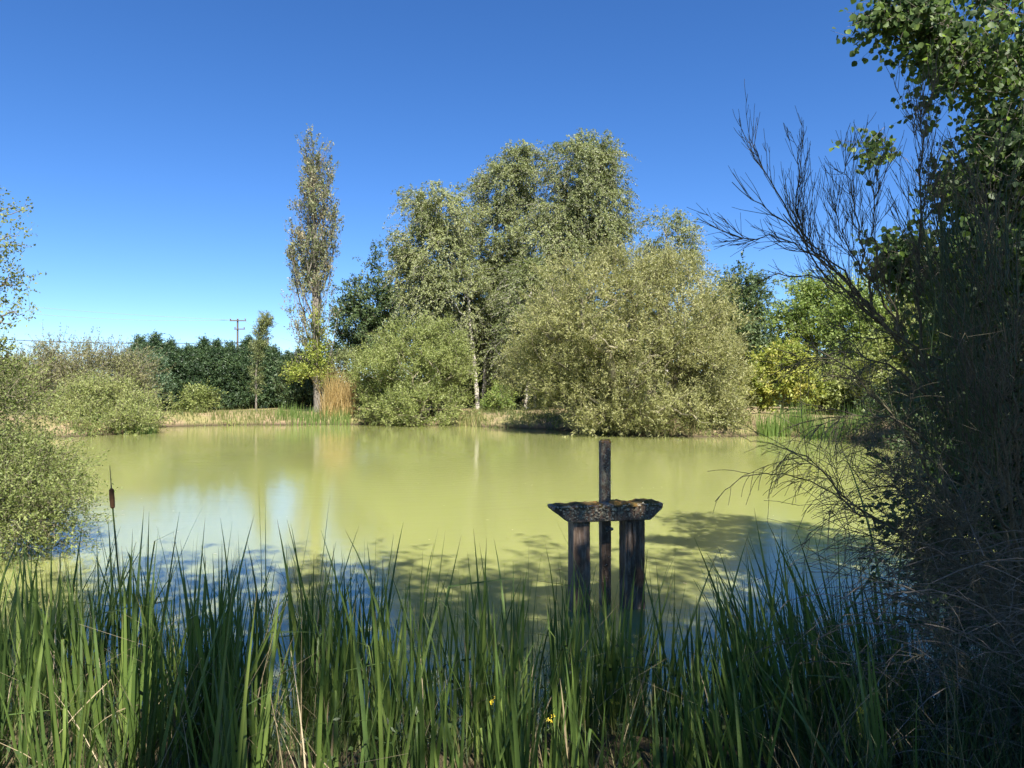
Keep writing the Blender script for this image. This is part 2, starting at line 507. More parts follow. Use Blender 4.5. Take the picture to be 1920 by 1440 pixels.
def foliage(geo, rng, C, out, m, j, tw_len, spread, leafL, leafW, up=0.25, droop=0.0, radial=0.6, dens_t=0.5,
            tint_c=0.28, tint_l=0.2, ndir=0.6, tw_geo=None, tw_r=0.004, hang=0.0, tint0=0.5):
    K = len(C)
    tc = rng.normal(size=K) * tint_c
    c = np.repeat(np.arange(K), m)
    S = C[c] + rng.normal(size=(K * m, 3)) * spread
    D = nrm(out[c] * radial + np.array([0, 0, up]) + rng.normal(size=(K * m, 3)) * 0.5)
    Lt = tw_len * rng.uniform(0.5, 1.3, K * m)
    t = rng.uniform(0.05, 1, (K * m, j))
    P = S[:, None] + D[:, None] * (t * Lt[:, None])[..., None]
    P[..., 2] -= droop * (t ** 2) * Lt[:, None]
    P += rng.normal(size=P.shape) * leafL * 0.45
    dirs = D[:, None] + np.stack([t * 0, t * 0, -2 * droop * t], -1)
    LD = nrm(dirs * 0.8 + rng.normal(size=P.shape) * 0.7 + np.array([0, 0, -hang]))
    LN = nrm(rng.normal(size=P.shape) * 0.6 + np.array([0, 0, ndir]) + out[c][:, None] * 0.8)
    n = K * m * j
    T = np.clip(tint0 + np.repeat(tc[c], j) + rng.normal(size=n) * tint_l, 0, 1)
    leaves(geo, P.reshape(-1, 3), LD.reshape(-1, 3), LN.reshape(-1, 3), leafL * rng.uniform(0.65, 1.25, n), leafW * rng.uniform(0.7, 1.2, n), T)
    if tw_geo is not None:
        prev = S; dd = nrm(D)
        for a, b in (((0, .5), (.5, 1.0)) if geo.k == 4 else ((0.1, 1.0),)):
            A = S + D * (a * Lt)[:, None]; A[:, 2] -= droop * a * a * Lt
            B = S + D * (b * Lt)[:, None]; B[:, 2] -= droop * b * b * Lt
            e = B - A
            tube_edges(tw_geo, A, B, e, e, np.full(len(A), tw_r * (1 - a * 0.5)), np.full(len(A), tw_r * (1 - b * 0.6)), 3)

def tree(name, label, cat, base, trunk, lobes, K, m, j, leafL, leafW, leafm, barkm, seed, R0=0.2, shell=0.35, slope=0.6,
         tw_len=0.8, spread=0.25, up=0.25, droop=0.0, radial=0.6, group=None, twigs=True, tw_r=0.004, sub=3, wig=0.05,
         keep=None, stems=None, hang=0.0, tint_c=0.22, tint_l=0.2, tint0=0.5, ndir=0.6, extra=None, power=0.5):
    rng = np.random.default_rng(seed)
    base = np.array(base, float)
    root = empty(name, base, label, cat, group)
    C, out, r = sample_lobes(rng, lobes, K, shell)
    okz = C[:, 2] > np.maximum(ground_z(C[:, 0], C[:, 1]), 0) + 0.05
    C, out = C[okz], out[okz]
    if keep is not None:
        k_ = keep(C, rng); C, out = C[k_], out[k_]
    C = C - base; trunk = [np.array(p) - base for p in trunk]
    if stems is None:
        N, par = skeleton(rng, np.array([0, 0, -0.15]), trunk, C, slope, sub, wig)
        o = link('trunk', skeleton_mesh(name + '_trunk', N, par, R0, k=6, power=power), barkm, root)
    else:   # several stems from the ground, each its own part
        sb = [np.array(s[0]) - base for s in stems]; st = [np.array(s[1]) - base for s in stems]
        mid = [(a + b) / 2 for a, b in zip(sb, st)]
        own = np.argmin(np.array([[np.hypot(*(c[:2] - q[:2])) + 0.3 * rng.random() for q in st] for c in C]), 1)
        for q in range(len(sb)):
            Cq = C[own == q]
            if len(Cq) < 2: continue
            p1 = mid[q] + (mid[q] - (sb[q] + st[q]) / 2)
            N, par = skeleton(rng, sb[q], [mid[q] + rng.normal(size=3) * 0.1, st[q]], Cq, slope, sub, wig)
            link('trunk', skeleton_mesh(name + '_trunk', N, par, R0, k=5, power=power), barkm, root)
    far = base[1] > 20 or base[1] < 0
    gl = Geo(3 if far else 4); gt = Geo() if twigs else None
    foliage(gl, rng, C, out, m, j, tw_len, spread, leafL, leafW, up, droop, radial, tw_geo=gt, tw_r=tw_r, hang=hang,
            tint_c=tint_c, tint_l=tint_l, tint0=tint0, ndir=ndir)
    if extra: extra(gl, gt, rng, base)
    cr = link('crown', gl.mesh(name + '_crown'), leafm, root)
    if twigs:
        link('twigs', gt.mesh(name + '_twigs'), barkm, cr)['kind'] = 'stuff'
    return root

def copy_tree(o, parent=None):
    c = o.copy(); COL.objects.link(c)
    if parent is not None:
        c.parent = parent
    for ch in o.children: copy_tree(ch, c)
    return c

def G(px, Y):
    x = (px - 960) * Y / F
    return np.array([x, Y, gz(x, Y)])

# ---- poplar, tall and narrow, half bare
def poplar_keep(C, rng):
    # crown thins out in the left lower half
    x = C[:, 0]; x0 = (590 - 960) * 47 / F
    z = C[:, 2]
    low = np.clip((11 - z) / 8, 0, 1)
    return rng.random(len(C)) > 0.55 * low
YP = 47
def bare_shoots(gl, gt, rng, base):
    n = 170
    z = rng.uniform(2.0, 15.5, n); a = rng.random(n) * 2 * math.pi
    rr = rng.uniform(0.25, 1.35, n) * np.clip(1.25 - z / 18, .35, 1)
    A = np.stack([np.cos(a) * rr - .3, np.sin(a) * rr, z], 1)
    D = np.stack([np.cos(a) * .25 - .03, np.sin(a) * .25, np.ones(n)], 1); L = rng.uniform(0.8, 2.2, n)[:, None]
    tube_edges(gt, A, A + D * L, D, D, np.full(n, .018), np.full(n, .005), 3)
tree('poplar_tree', 'tall narrow poplar with thin half-bare crown standing alone on the far bank', 'poplar tree', G(597, YP),
     [at(592, 600, YP), at(588, 400, YP), at(586, 262, YP)],
     [lobe(588, 440, 46, 130, YP), lobe(596, 350, 30, 80, YP), lobe(584, 300, 18, 48, YP), lobe(580, 560, 42, 110, YP), lobe(575, 480, 44, 60, YP), lobe(590, 660, 30, 70, YP), lobe(612, 430, 22, 110, YP)],
     400, 5, 9, 0.13, 0.095, M['poplar'], M['bark_grey'], 11, R0=0.27, shell=0.25, slope=2.0, tw_len=0.75, spread=0.12, up=1.6,
     radial=0.35, keep=poplar_keep, extra=bare_shoots, tw_r=0.012, sub=4, wig=0.02, tint0=0.45)
rng0 = np.random.default_rng(5)

# ---- birches in the middle of the far bank
def birch(label, px, Y, top, lobes, K, seed, R0=0.16, lean=0, m=11, j=13, tint0=0.5):
    b = G(px, Y)
    t1 = at(px + lean * 0.4, 0.5 * (top + 760), Y); t2 = at(px + lean, top + 15, Y)
    return tree('birch_tree', label, 'birch tree', b, [t1, t2], lobes, int(K * 1.35), m, j + 6, 0.135, 0.092, M['birch'], M['bark_birch'], seed,
                R0=R0, shell=0.3, slope=0.9, tw_len=1.05, spread=0.26, up=0.2, droop=0.6, radial=0.7, group='birches on the far bank',
                tw_r=0.009, hang=0.5, tint0=tint0, tint_c=0.16)
birch('leftmost silvery birch with drooping crown behind the round willow bush', 897, 52, 345,
      [lobe(835, 400, 62, 50, 52), lobe(815, 480, 70, 80, 52), lobe(858, 560, 60, 70, 52), lobe(800, 570, 50, 60, 52), lobe(840, 640, 40, 60, 52), lobe(780, 390, 26, 24, 52), lobe(775, 510, 40, 40, 52)], 330, 21, lean=-50, tint0=0.6)
birch('tall birch with white trunk just right of the round willow bush', 905, 55, 285,
      [lobe(950, 350, 60, 60, 55), lobe(930, 440, 55, 80, 55), lobe(925, 560, 60, 90, 55), lobe(975, 300, 40, 25, 55), lobe(960, 660, 60, 70, 55)], 340, 22, lean=40, tint0=0.45)
birch('tallest birch of the clump, rising above the big olive willow', 985, 54, 262,
      [lobe(1090, 320, 70, 60, 54), lobe(1060, 400, 70, 60, 54), lobe(1120, 380, 60, 80, 54), lobe(1020, 470, 70, 60, 54), lobe(1120, 290, 40, 30, 54), lobe(1145, 440, 38, 36, 54), lobe(1080, 480, 70, 40, 54)], 420, 23, lean=90, R0=0.2, tint0=0.5)
birch('small thin-crowned birch poking up behind right shoulder of olive willow', 1250, 52, 400,
      [lobe(1255, 440, 45, 42, 52), lobe(1275, 490, 40, 40, 52), lobe(1225, 500, 40, 40, 52), lobe(1300, 540, 22, 50, 52)], 90, 24, R0=0.12, m=9, j=10)
for i, (px, Y, t) in enumerate([(985, 50, 0), (1002, 53, 1), (955, 56, 2)]):
    lab = ['slim birch with forked pale trunk left of the olive willow', 'slender white-stemmed birch deep under the birch canopy', 'shaded birch behind the small bright bush'][i]
    birch(lab, px, Y, 470 + 20 * i, [lobe(px + 15, 560, 60, 70, Y), lobe(px, 640, 60, 60, Y)], 110, 30 + i, R0=0.11, lean=15, tint0=0.35)

# ---- dark oaks
tree('oak_tree', 'dark oak with open spreading branches behind the round willow bush', 'oak tree', G(735, 62),
     [at(735, 640, 62), at(745, 500, 62)],
     [lobe(735, 510, 38, 48, 62), lobe(700, 570, 50, 45, 62), lobe(660, 610, 40, 45, 62), lobe(770, 600, 50, 60, 62), lobe(650, 650, 34, 30, 62), lobe(725, 640, 60, 40, 62)],
     230, 10, 14, 0.22, 0.14, M['oak'], M['bark'], 41, R0=0.35, shell=0.4, slope=0.25, tw_len=0.8, spread=0.4, up=0.3, tw_r=0.012)
tree('oak_tree', 'dark round-headed oak between olive willow and bright green trees', 'oak tree', G(1390, 60),
     [at(1390, 640, 60), at(1390, 560, 60)],
     [lobe(1390, 560, 48, 50, 60), lobe(1375, 620, 50, 50, 60), lobe(1415, 640, 40, 50, 60), lobe(1350, 590, 30, 40, 60)],
     170, 11, 16, 0.22, 0.14, M['oak'], M['bark'], 42, R0=0.3, shell=0.35, slope=0.3, tw_len=0.8, spread=0.35, up=0.3, tint0=0.6)
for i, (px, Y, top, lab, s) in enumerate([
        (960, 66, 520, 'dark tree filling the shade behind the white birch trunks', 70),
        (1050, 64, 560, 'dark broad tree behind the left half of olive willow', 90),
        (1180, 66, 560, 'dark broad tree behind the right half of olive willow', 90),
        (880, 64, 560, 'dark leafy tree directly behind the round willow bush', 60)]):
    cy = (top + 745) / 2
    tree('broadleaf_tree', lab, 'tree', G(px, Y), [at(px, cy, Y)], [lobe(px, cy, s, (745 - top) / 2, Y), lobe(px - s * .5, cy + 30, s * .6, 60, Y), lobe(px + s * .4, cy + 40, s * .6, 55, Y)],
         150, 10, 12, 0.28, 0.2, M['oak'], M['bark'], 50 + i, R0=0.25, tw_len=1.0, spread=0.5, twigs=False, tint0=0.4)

# ---- big olive willow at the water's edge
YW = 35.5
tree('willow_tree', 'huge rounded olive-coloured willow spilling over the far waterline', 'willow', G(1190, YW),
     [at(1190, 700, YW), at(1185, 560, YW)],
     [lobe(1180, 615, 195, 130, YW), lobe(1085, 600, 118, 100, YW - 1), lobe(1340, 780, 50, 40, YW - 2), lobe(1160, 790, 90, 34, YW - 2), lobe(1260, 560, 90, 80, YW), lobe(1060, 680, 100, 90, YW - .5), lobe(1230, 700, 160, 110, YW - 1.2),
      lobe(1320, 660, 75, 95, YW), lobe(1160, 540, 95, 62, YW), lobe(1345, 730, 50, 70, YW - 1), lobe(1130, 760, 80, 50, YW - 1.5), lobe(1250, 775, 120, 38, YW - 2), lobe(1000, 720, 60, 60, YW + 1)],
     980, 11, 17, 0.135, 0.047, M['willow'], M['bark_olive'], 61, R0=0.3, shell=0.42, slope=0.35, tw_len=0.75, spread=0.28, up=0.55,
     radial=0.6, tw_r=0.006, stems=[(G(1190, YW), at(1190, 560, YW)), (G(1150, YW - .5), at(1070, 620, YW - 1)), (G(1235, YW), at(1310, 600, YW)), (G(1170, YW - 1), at(1140, 660, YW - 3)), (G(1215, YW), at(1240, 560, YW + 1))],
     tint_c=0.17, tint_l=0.22)

# ---- round willow bush
YB = 45.5
tree('willow_bush', 'round light green willow bush beside the golden reeds', 'bush', G(775, YB),
     [at(775, 690, YB)],
     [lobe(778, 690, 98, 78, YB), lobe(775, 655, 68, 52, YB), lobe(722, 720, 58, 56, YB - .6), lobe(842, 700, 52, 54, YB), lobe(790, 765, 85, 38, YB - 1.6), lobe(700, 705, 36, 56, YB), lobe(825, 655, 46, 46, YB), lobe(730, 775, 50, 24, YB - 1.2)],
     540, 10, 14, 0.125, 0.060, M['sallow'], M['bark_olive'], 62, R0=0.14, shell=0.45, slope=0.5, tw_len=0.6, spread=0.2, up=0.7,
     radial=0.6, tw_r=0.005, stems=[(G(775, YB), at(775, 660, YB)), (G(765, YB), at(715, 700, YB)), (G(785, YB), at(835, 680, YB)), (G(780, YB - .5), at(790, 720, YB - 2))],
     tint_c=0.15)
def bush(label, px, Y, lobes, K, m, j, mat, seed, leafL=0.12, leafW=0.07, bark='bark_olive', name='bush', group=None, up=0.5, tw_len=0.5, spread=0.18, R0=0.06, shell=0.35, tint0=0.5, slope=0.5, tw_r=0.005, twigs=True, droop=0, hang=0, tint_c=.2):
    top = min(lobes, key=lambda l: -l[0][2] - l[1][2])
    tp = top[0] + np.array([0, 0, top[1][2] * 0.5])
    return tree(name, label, name.replace('_', ' '), G(px, Y), [(G(px, Y) + tp) / 2, tp], lobes, K, m, j, leafL, leafW, M[mat], M[bark], seed, R0=R0, shell=shell,
                slope=slope, tw_len=tw_len, spread=spread, up=up, radial=0.6, group=group, tint0=tint0, tw_r=tw_r, twigs=twigs, droop=droop, hang=hang, tint_c=tint_c)
bush('small bright bush on the bank in front of birch trunks', 940, 46, [lobe(940, 748, 20, 20, 46), lobe(915, 765, 12, 8, 46)], 40, 7, 10, 'bright', 71, 0.14, 0.09)
bush('leafy yellow-green shrub on bank right of the olive willow', 1465, 40,
     [lobe(1460, 690, 55, 32, 40), lobe(1430, 730, 36, 30, 40), lobe(1500, 720, 40, 40, 40), lobe(1480, 665, 36, 14, 40)], 150, 9, 12, 'yellowgreen', 72, 0.16, 0.11, tw_len=0.5, up=0.1)
for i, (px, Y, lb, mt, lab) in enumerate([
        (1530, 52, [(1530, 590, 58, 60), (1500, 570, 36, 40), (1560, 560, 50, 42), (1480, 620, 40, 40), (1530, 660, 60, 50)], 'bright', 'bright green oak behind the yellow-green shrub'),
        (1620, 46, [(1620, 600, 60, 60), (1660, 570, 50, 50), (1600, 660, 60, 60), (1680, 640, 50, 60)], 'bright', 'sunlit green tree behind the broom twigs'),
        (1760, 36, [(1740, 620, 80, 80), (1800, 600, 80, 90), (1700, 700, 80, 70), (1820, 700, 90, 80)], 'sallow', 'grey-green tree on right bank behind the broom'),
        (1900, 24, [(1880, 560, 130, 130), (1960, 600, 120, 160), (1850, 700, 120, 90)], 'oak', 'dark leafy tree on right bank at the picture edge'),
        (1580, 42, [(1580, 730, 50, 36), (1640, 730, 50, 40), (1540, 740, 34, 24)], 'sallow', 'low grey-green thicket right of the yellow-green shrub')]):
    L = [lobe(a, b, c, d, Y) for a, b, c, d in lb]
    tree('broadleaf_tree', lab, 'tree', G(px, Y), [at(px, lb[0][1] + 30, Y)], L, 180, 10, 12, 0.20 if Y > 30 else .13, 0.13 if Y > 30 else .09, M[mt], M['bark'], 80 + i, R0=0.2,
         tw_len=0.7, spread=0.3, up=0.2, tw_r=0.007, slope=0.4)
bush('low dark thicket on right bank behind the far reeds', 1720, 27, [lobe(1720, 760, 90, 40, 27), lobe(1820, 760, 90, 60, 27)], 160, 9, 12, 'oak', 91, 0.12, 0.07)
bush('dark bush on right bank hanging over the water', 1860, 17, [lobe(1800, 840, 110, 90, 17), lobe(1900, 800, 120, 110, 17)], 200, 9, 12, 'oak', 92, 0.08, 0.05, tw_len=0.4, spread=0.15)

# ---- left bank shrubs
YL = 40
bush('large olive-brown shrub with tangled pale twigs on left bank', 170, YL,
     [lobe(150, 725, 120, 62, YL), lobe(80, 725, 70, 68, YL), lobe(215, 718, 70, 58, YL), lobe(130, 672, 62, 32, YL), lobe(240, 690, 44, 32, YL), lobe(20, 740, 60, 60, YL)],
     520, 9, 13, 'heath', 101, 0.10, 0.05, bark='bark_grey', tw_len=0.75, spread=0.25, R0=0.12, slope=0.2, up=0.35, tw_r=0.010)
bush('spreading yellow-green shrub leaning over water on left bank', 200, 36.5,
     [lobe(165, 745, 50, 30, 36), lobe(230, 752, 52, 32, 36), lobe(278, 775, 28, 30, 36), lobe(200, 785, 60, 22, 35.2), lobe(120, 782, 60, 24, 34.5), lobe(250, 790, 44, 18, 34.8), lobe(170, 795, 50, 16, 34)],
     330, 9, 11, 'sallow', 102, 0.10, 0.05, tw_len=0.55, spread=0.2, R0=0.07, slope=0.2, tint0=0.65, tw_r=0.007)
bush('blue-green shrub between the olive-brown shrub and the hedge', 278, 48, [lobe(272, 700, 34, 40, 48), lobe(285, 735, 30, 34, 48)], 110, 9, 12, 'bluegreen', 103, 0.14, 0.07)
bush('low leafy bush at foot of the conifer hedge', 368, 46, [lobe(365, 755, 32, 18, 46), lobe(385, 745, 16, 14, 46)], 60, 8, 10, 'sallow', 104, 0.14, 0.08, tint0=0.35)
bush('leafy yellow-green sprouts climbing the lower poplar trunk', 610, 46.5, [lobe(590, 640, 14, 70, 46.5), lobe(560, 700, 20, 12, 46.5), lobe(600, 700, 14, 30, 46.5)], 80, 6, 8, 'yellowgreen', 105, 0.13, 0.10, tint0=0.3)
bush('small olive bush behind the golden reeds', 640, 52, [lobe(645, 690, 34, 30, 52), lobe(625, 720, 24, 30, 52)], 80, 8, 10, 'birch', 106, 0.15, 0.08)
bush('dark bush behind poplar foot at the end of the hedge', 570, 54, [lobe(560, 720, 40, 46, 54)], 90, 8, 12, 'oak', 107, 0.18, 0.1)
tree('young_tree', 'slender young tree with wind-swept tip in front of conifer hedge', 'young tree', G(481, 47), [at(480, 700, 47), at(489, 615, 47), at(496, 592, 47)],
     [lobe(489, 625, 11, 30, 47), lobe(495, 605, 8, 12, 47), lobe(482, 660, 10, 18, 47), lobe(480, 710, 9, 30, 47), lobe(499, 602, 8, 8, 47)], 110, 6, 10, 0.12, 0.05, M['birch'], M['bark_grey'], 108, R0=0.06, shell=0.1,
     slope=1.2, tw_len=0.4, spread=0.06, up=0.5, tint0=0.4)
# horizon trees beyond the hedge and beyond the path
for i, px in enumerate([-40, 60, 1480, 1640, 1800, 1950]):
    Y = 95
    b = G(px, Y); lb = [lobe(px, 715, 55, 36, Y), lobe(px + 40, 722, 40, 30, Y), lobe(px - 42, 722, 40, 28, Y)]
    tree('broadleaf_tree', ['far tree beyond the left bank at the left picture edge', 'far tree seen over the olive-brown shrub', 'far tree in gap behind the yellow-green shrub',
                            'far tree behind sunlit green tree', 'far tree behind the grey-green tree', 'far tree at the right picture edge'][i], 'tree', b, [at(px, 725, Y)], lb,
         70, 9, 10, 0.42, 0.3, M['oak'], M['bark'], 120 + i, R0=0.25, tw_len=1.0, spread=0.6, twigs=False, tint0=0.6, group='trees far behind the pond')

def thicket():
    rng = np.random.default_rng(150)
    root = empty('thicket', (0, 0, 0))
    K = 150
    d_ = nrm(rng.normal(size=(K, 3))); d_[:, 2] = np.abs(d_[:, 2])
    C = d_ * np.array([5.0, 1.6, 4.2]) * (0.4 + 0.6 * rng.random(K))[:, None]
    C[:, 2] = np.maximum(C[:, 2], 0.3) + 0.5 * np.sin(C[:, 0] * 1.3)
    C[:, 2] = np.maximum(C[:, 2], 0.2)
    N, par = skeleton(rng, np.array([0, 0, -.2]), [(0, 0, 2.5)], C, 0.1, 2)
    link('trunk', skeleton_mesh('thicket_trunk', N, par, 0.1), M['bark'], root)
    gl = Geo(3); foliage(gl, rng, C, d_, 9, 9, 0.8, 0.5, 0.3, 0.2, up=0.3)
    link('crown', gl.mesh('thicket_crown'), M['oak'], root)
    return root
th0 = thicket()
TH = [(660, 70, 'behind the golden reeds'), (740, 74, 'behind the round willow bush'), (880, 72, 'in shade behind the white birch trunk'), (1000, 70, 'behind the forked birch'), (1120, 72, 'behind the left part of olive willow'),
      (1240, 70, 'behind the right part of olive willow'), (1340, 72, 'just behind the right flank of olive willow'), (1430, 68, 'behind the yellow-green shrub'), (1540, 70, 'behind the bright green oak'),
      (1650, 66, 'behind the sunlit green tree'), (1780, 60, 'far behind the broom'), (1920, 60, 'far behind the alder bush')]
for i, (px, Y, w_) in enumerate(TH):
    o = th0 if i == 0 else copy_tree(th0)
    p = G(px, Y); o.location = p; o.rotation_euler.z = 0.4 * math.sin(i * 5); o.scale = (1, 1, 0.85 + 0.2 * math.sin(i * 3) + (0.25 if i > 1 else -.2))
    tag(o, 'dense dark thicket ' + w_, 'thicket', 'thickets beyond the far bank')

# ---- conifer hedge: one tree, then copies
def conifer(seed):
    rng = np.random.default_rng(seed)
    H = 4.6; K = 300
    root = empty('conifer_tree', (0, 0, 0))
    z = rng.random(K) ** 0.9 * H
    Rr = np.where(z < H * 0.72, 1.65, 1.65 * (1 - ((z - H * .72) / (H * .28)) ** 1.2) + 0.03) * rng.uniform(0.75, 1.0, K)
    a = rng.random(K) * 2 * math.pi
    out = np.stack([np.cos(a), np.sin(a), np.full(K, 0.5)], 1)
    C = np.stack([np.cos(a) * Rr * 0.75, np.sin(a) * Rr * 0.75, z + 0.1], 1)
    # pointed leader
    L = np.stack([rng.normal(size=14) * 0.05, rng.normal(size=14) * 0.05, H + np.linspace(-.3, .55, 14)], 1)
    C = np.concatenate([C, L]); out = nrm(np.concatenate([out, np.tile([0, 0, 1.0], (14, 1))]))
    N, par = skeleton(rng, np.array([0, 0, -0.2]), [(0, 0, H)], C, 0.6, 2, 0.02)
    link('trunk', skeleton_mesh('conifer_trunk', N, par, 0.12), M['bark'], root)
    gl = Geo(3)
    foliage(gl, rng, C, out, 10, 9, 0.5, 0.12, 0.19, 0.065, up=0.5, radial=0.9, droop=0.1, ndir=0.2, tint_c=0.2, tint0=0.45)
    link('crown', gl.mesh('conifer_crown'), M['conifer'], root)
    return root
protos = [conifer(201), conifer(202), conifer(203)]
hp = []
A0 = np.array(pxY(262, 52)); A1 = np.array(pxY(585, 60))
nh = 13
for i in range(nh):
    t = i / (nh - 1)
    hp.append(A0 + (A1 - A0) * t)
rh = random.Random(3)
for i, p in enumerate(hp):
    o = protos[i] if i < 3 else copy_tree(protos[i % 3])
    o.location = (p[0] + rh.uniform(-.1, .1), p[1] + rh.uniform(-.3, .3), gz(p[0], p[1]) - 0.05)
    o.rotation_euler.z = rh.uniform(0, 6.28)
    s = rh.uniform(0.84, 1.02); o.scale = (s * 1.05, s * 1.05, s * (0.9 if i > 9 else 1))
    ordn = ['leftmost', 'second', 'third', 'fourth', 'fifth', 'sixth', 'middle', 'eighth', 'ninth', 'tenth', 'eleventh', 'twelfth', 'rightmost'][i]
    tag(o, 'dark green conifer of the hedge behind left bank, %s from the left' % ordn if i not in (0, 6, 12) else '%s dark green conifer of the hedge behind the left bank' % ordn, 'conifer', 'conifers of the hedge behind the pond')

# ------------------------------------------------------------------ utility poles and wires
def utility_pole(label, px, top, Y, full=True, wid=0.16):
    b = G(px, Y); t = at(px, top, Y)
    H = t[2] - b[2]
    root = empty('utility_pole', b, label, 'utility pole')
    gq = Geo(); tube_path(gq, [(0, 0, -0.5), (0, 0, H * 0.5), (0, 0, H)], [wid * 1.2, wid, wid * 0.75], 10)
    gq.add([(wid*.7, 0, H), (0, wid*.7, H), (-wid*.7, 0, H), (0, -wid*.7, H)], [[0, 1, 2, 3]])
    link('pole', gq.mesh('pole', True), M['creosote'], root)
    if full:
        for z, half, nins in ((H - 0.25, 1.15, 3), (H - 1.45, 0.75, 2)):
            bm = bmesh.new(); bmesh.ops.create_cube(bm, size=1)
            bmesh.ops.scale(bm, vec=(half * 2, 0.12, 0.14), verts=bm.verts)
            bmesh.ops.translate(bm, vec=(0.1 if z > H - 1 else 0.35, -0.18, z), verts=bm.verts)
            me = bpy.data.meshes.new('crossarm'); bm.to_mesh(me); bm.free()
            ca = link('crossarm', me, M['creosote'], root)
            for i in range(nins):
                x = (-half + 0.1 + i * (2 * half - 0.2) / (nins - 1)) + (0.1 if z > H - 1 else 0.35)
                gi = Geo(); tube_path(gi, [(x, -0.18, z + .08), (x, -0.18, z + .18), (x, -0.18, z + .22), (x, -.18, z + .34)], [0.03, 0.07, 0.09, 0.04], 8)
                link('insulator', gi.mesh('insulator', True), M['porcelain'], ca)
    return root
utility_pole('wooden utility pole with two crossarms rising above the conifer hedge', 445, 598, 105)
utility_pole('short bare pole right of the young tree beyond the hedge', 502, 632, 80, False, 0.12)

def wire(label, pts, r, mat):
    pts = np.array(pts); a, b = pts[0], pts[-1]
    n = 40; t = np.linspace(0, 1, n)
    P = a + (b - a) * t[:, None]; sag = pts[1][0] if False else 0
    return P
def cable(label, a, b, sag, r, mat):
    n = 48; t = np.linspace(0, 1, n)
    P = a + (b - a) * t[:, None]; P[:, 2] -= sag * 4 * t * (1 - t)
    gq = Geo(); tube_path(gq, P - a, np.full(n, r), 6)
    o = link('power_cable', gq.mesh('power_cable', True), M[mat], None, a)
    tag(o, label, 'power cable')
cable('thick dark power cable sagging low over the conifer hedge', at(-330, 610, 78), at(502, 640, 80), 0.85, 0.036, 'wire')
cable('upper thin pale wire running left from the utility pole top', at(-200, 548, 100), at(447, 600, 105), 0.5, 0.02, 'wire_pale')
cable('lower thin pale wire running left from the utility pole crossarm', at(-200, 556, 100), at(435, 600, 105), 1.1, 0.02, 'wire_pale')
cable('short thin wire from utility pole down towards the poplar', at(455, 600, 105), at(620, 650, 85), 0.8, 0.02, 'wire_pale')

# ------------------------------------------------------------------ far bank grasses and reeds
def blades(geo, rng, P, H, W, lean=0.25, tint=None, seg=2, bend=0.5, dirb=None):
    n = len(P)
    a = rng.random(n) * 2 * math.pi
    s = np.stack([np.cos(a), np.sin(a), a * 0], 1)
    b = rng.random(n) * 2 * math.pi
    l = np.stack([np.cos(b), np.sin(b), b * 0], 1) * (rng.random(n) * lean)[:, None]
    if dirb is not None: l = l + dirb
    rows = []
    for k in range(seg + 1):
        t = k / seg
        c = P + np.array([0, 0, 1.0]) * (H * t)[:, None] + l * (H * (t * (1 - bend) + bend * t * t * 1.5))[:, None]
        w = W * (1 - t) ** 0.7 * 0.5 + (0.0006 if k == seg else 0)
        rows.append(c - s * w[:, None]); rows.append(c + s * w[:, None])
    Vv = np.stack(rows, 1).reshape(-1, 3); m = 2 * (seg + 1)
    q = np.array([[2 * k, 2 * k + 1, 2 * k + 3, 2 * k + 2] for k in range(seg)])
    Q = (q[None] + (np.arange(n) * m)[:, None, None]).reshape(-1, 4)
    T = rng.random(n) if tint is None else tint
    geo.add(Vv, Q, np.repeat(np.clip(T, 0, 1), seg))

rng = np.random.default_rng(77)
gg = Geo()
n = 150000
X = rng.uniform(-30, 26, n); Y = rng.uniform(24, 52, n)
d = pond_dist(X, Y)
pn = np.array([0.5 + 0.5 * v for v in wob(X, Y, 0.8, 4)])
sel = (d > -0.1) & (d < 2.3) & (rng.random(n) < 0.25 + 0.75 * pn)
sel |= (d > 2.3) & (d < 7) & (rng.random(n) < 0.12)
X, Y, d, pn = X[sel], Y[sel], d[sel], pn[sel]
Z = ground_z(X, Y)
tint = 0.22 + 0.38 * wob(X, Y, 0.5, 6) + rng.normal(size=len(X)) * 0.2 + 0.25 * (d > 2.0)
H = rng.uniform(0.12, 0.5, len(X)) * np.where(d > 2, 0.4, 1) * (1 + 0.6 * wob(X, Y, 0.9, 8))
blades(gg, rng, np.stack([X, Y, Z - 0.03], 1), H, np.full(len(X), 0.035), 0.6, tint)
o = link('bank_grass', gg.mesh('bank_grass'), M['turf']); tag(o, 'dry and green grass tufts along the far bank', 'grass', kind='stuff')

gg = Geo(3); rng = np.random.default_rng(79); n = 900
X = rng.uniform(-24, 20, n); Y = rng.uniform(26, 50, n); d = pond_dist(X, Y); pxx = 960 + X * F / Y
sel = (d > -0.15) & (d < 1.3) & ((wob(X, Y, 0.6, 2) > 0.1) | ((pxx > 890) & (pxx < 1090)))
C = np.stack([X, Y, ground_z(X, Y) + 0.12], 1)[sel]; o_ = nrm(rng.normal(size=C.shape) * .4 + np.array([0, -.3, 1.0]))
foliage(gg, rng, C, o_, 8, 9, 0.35, 0.16, 0.10, 0.06, up=0.5, tint_c=0.3, tint0=0.4)
o = link('bank_weeds', gg.mesh('bank_weeds'), M['sallow']); tag(o, 'low leafy weeds hugging the far bank edge', 'weeds', kind='stuff')

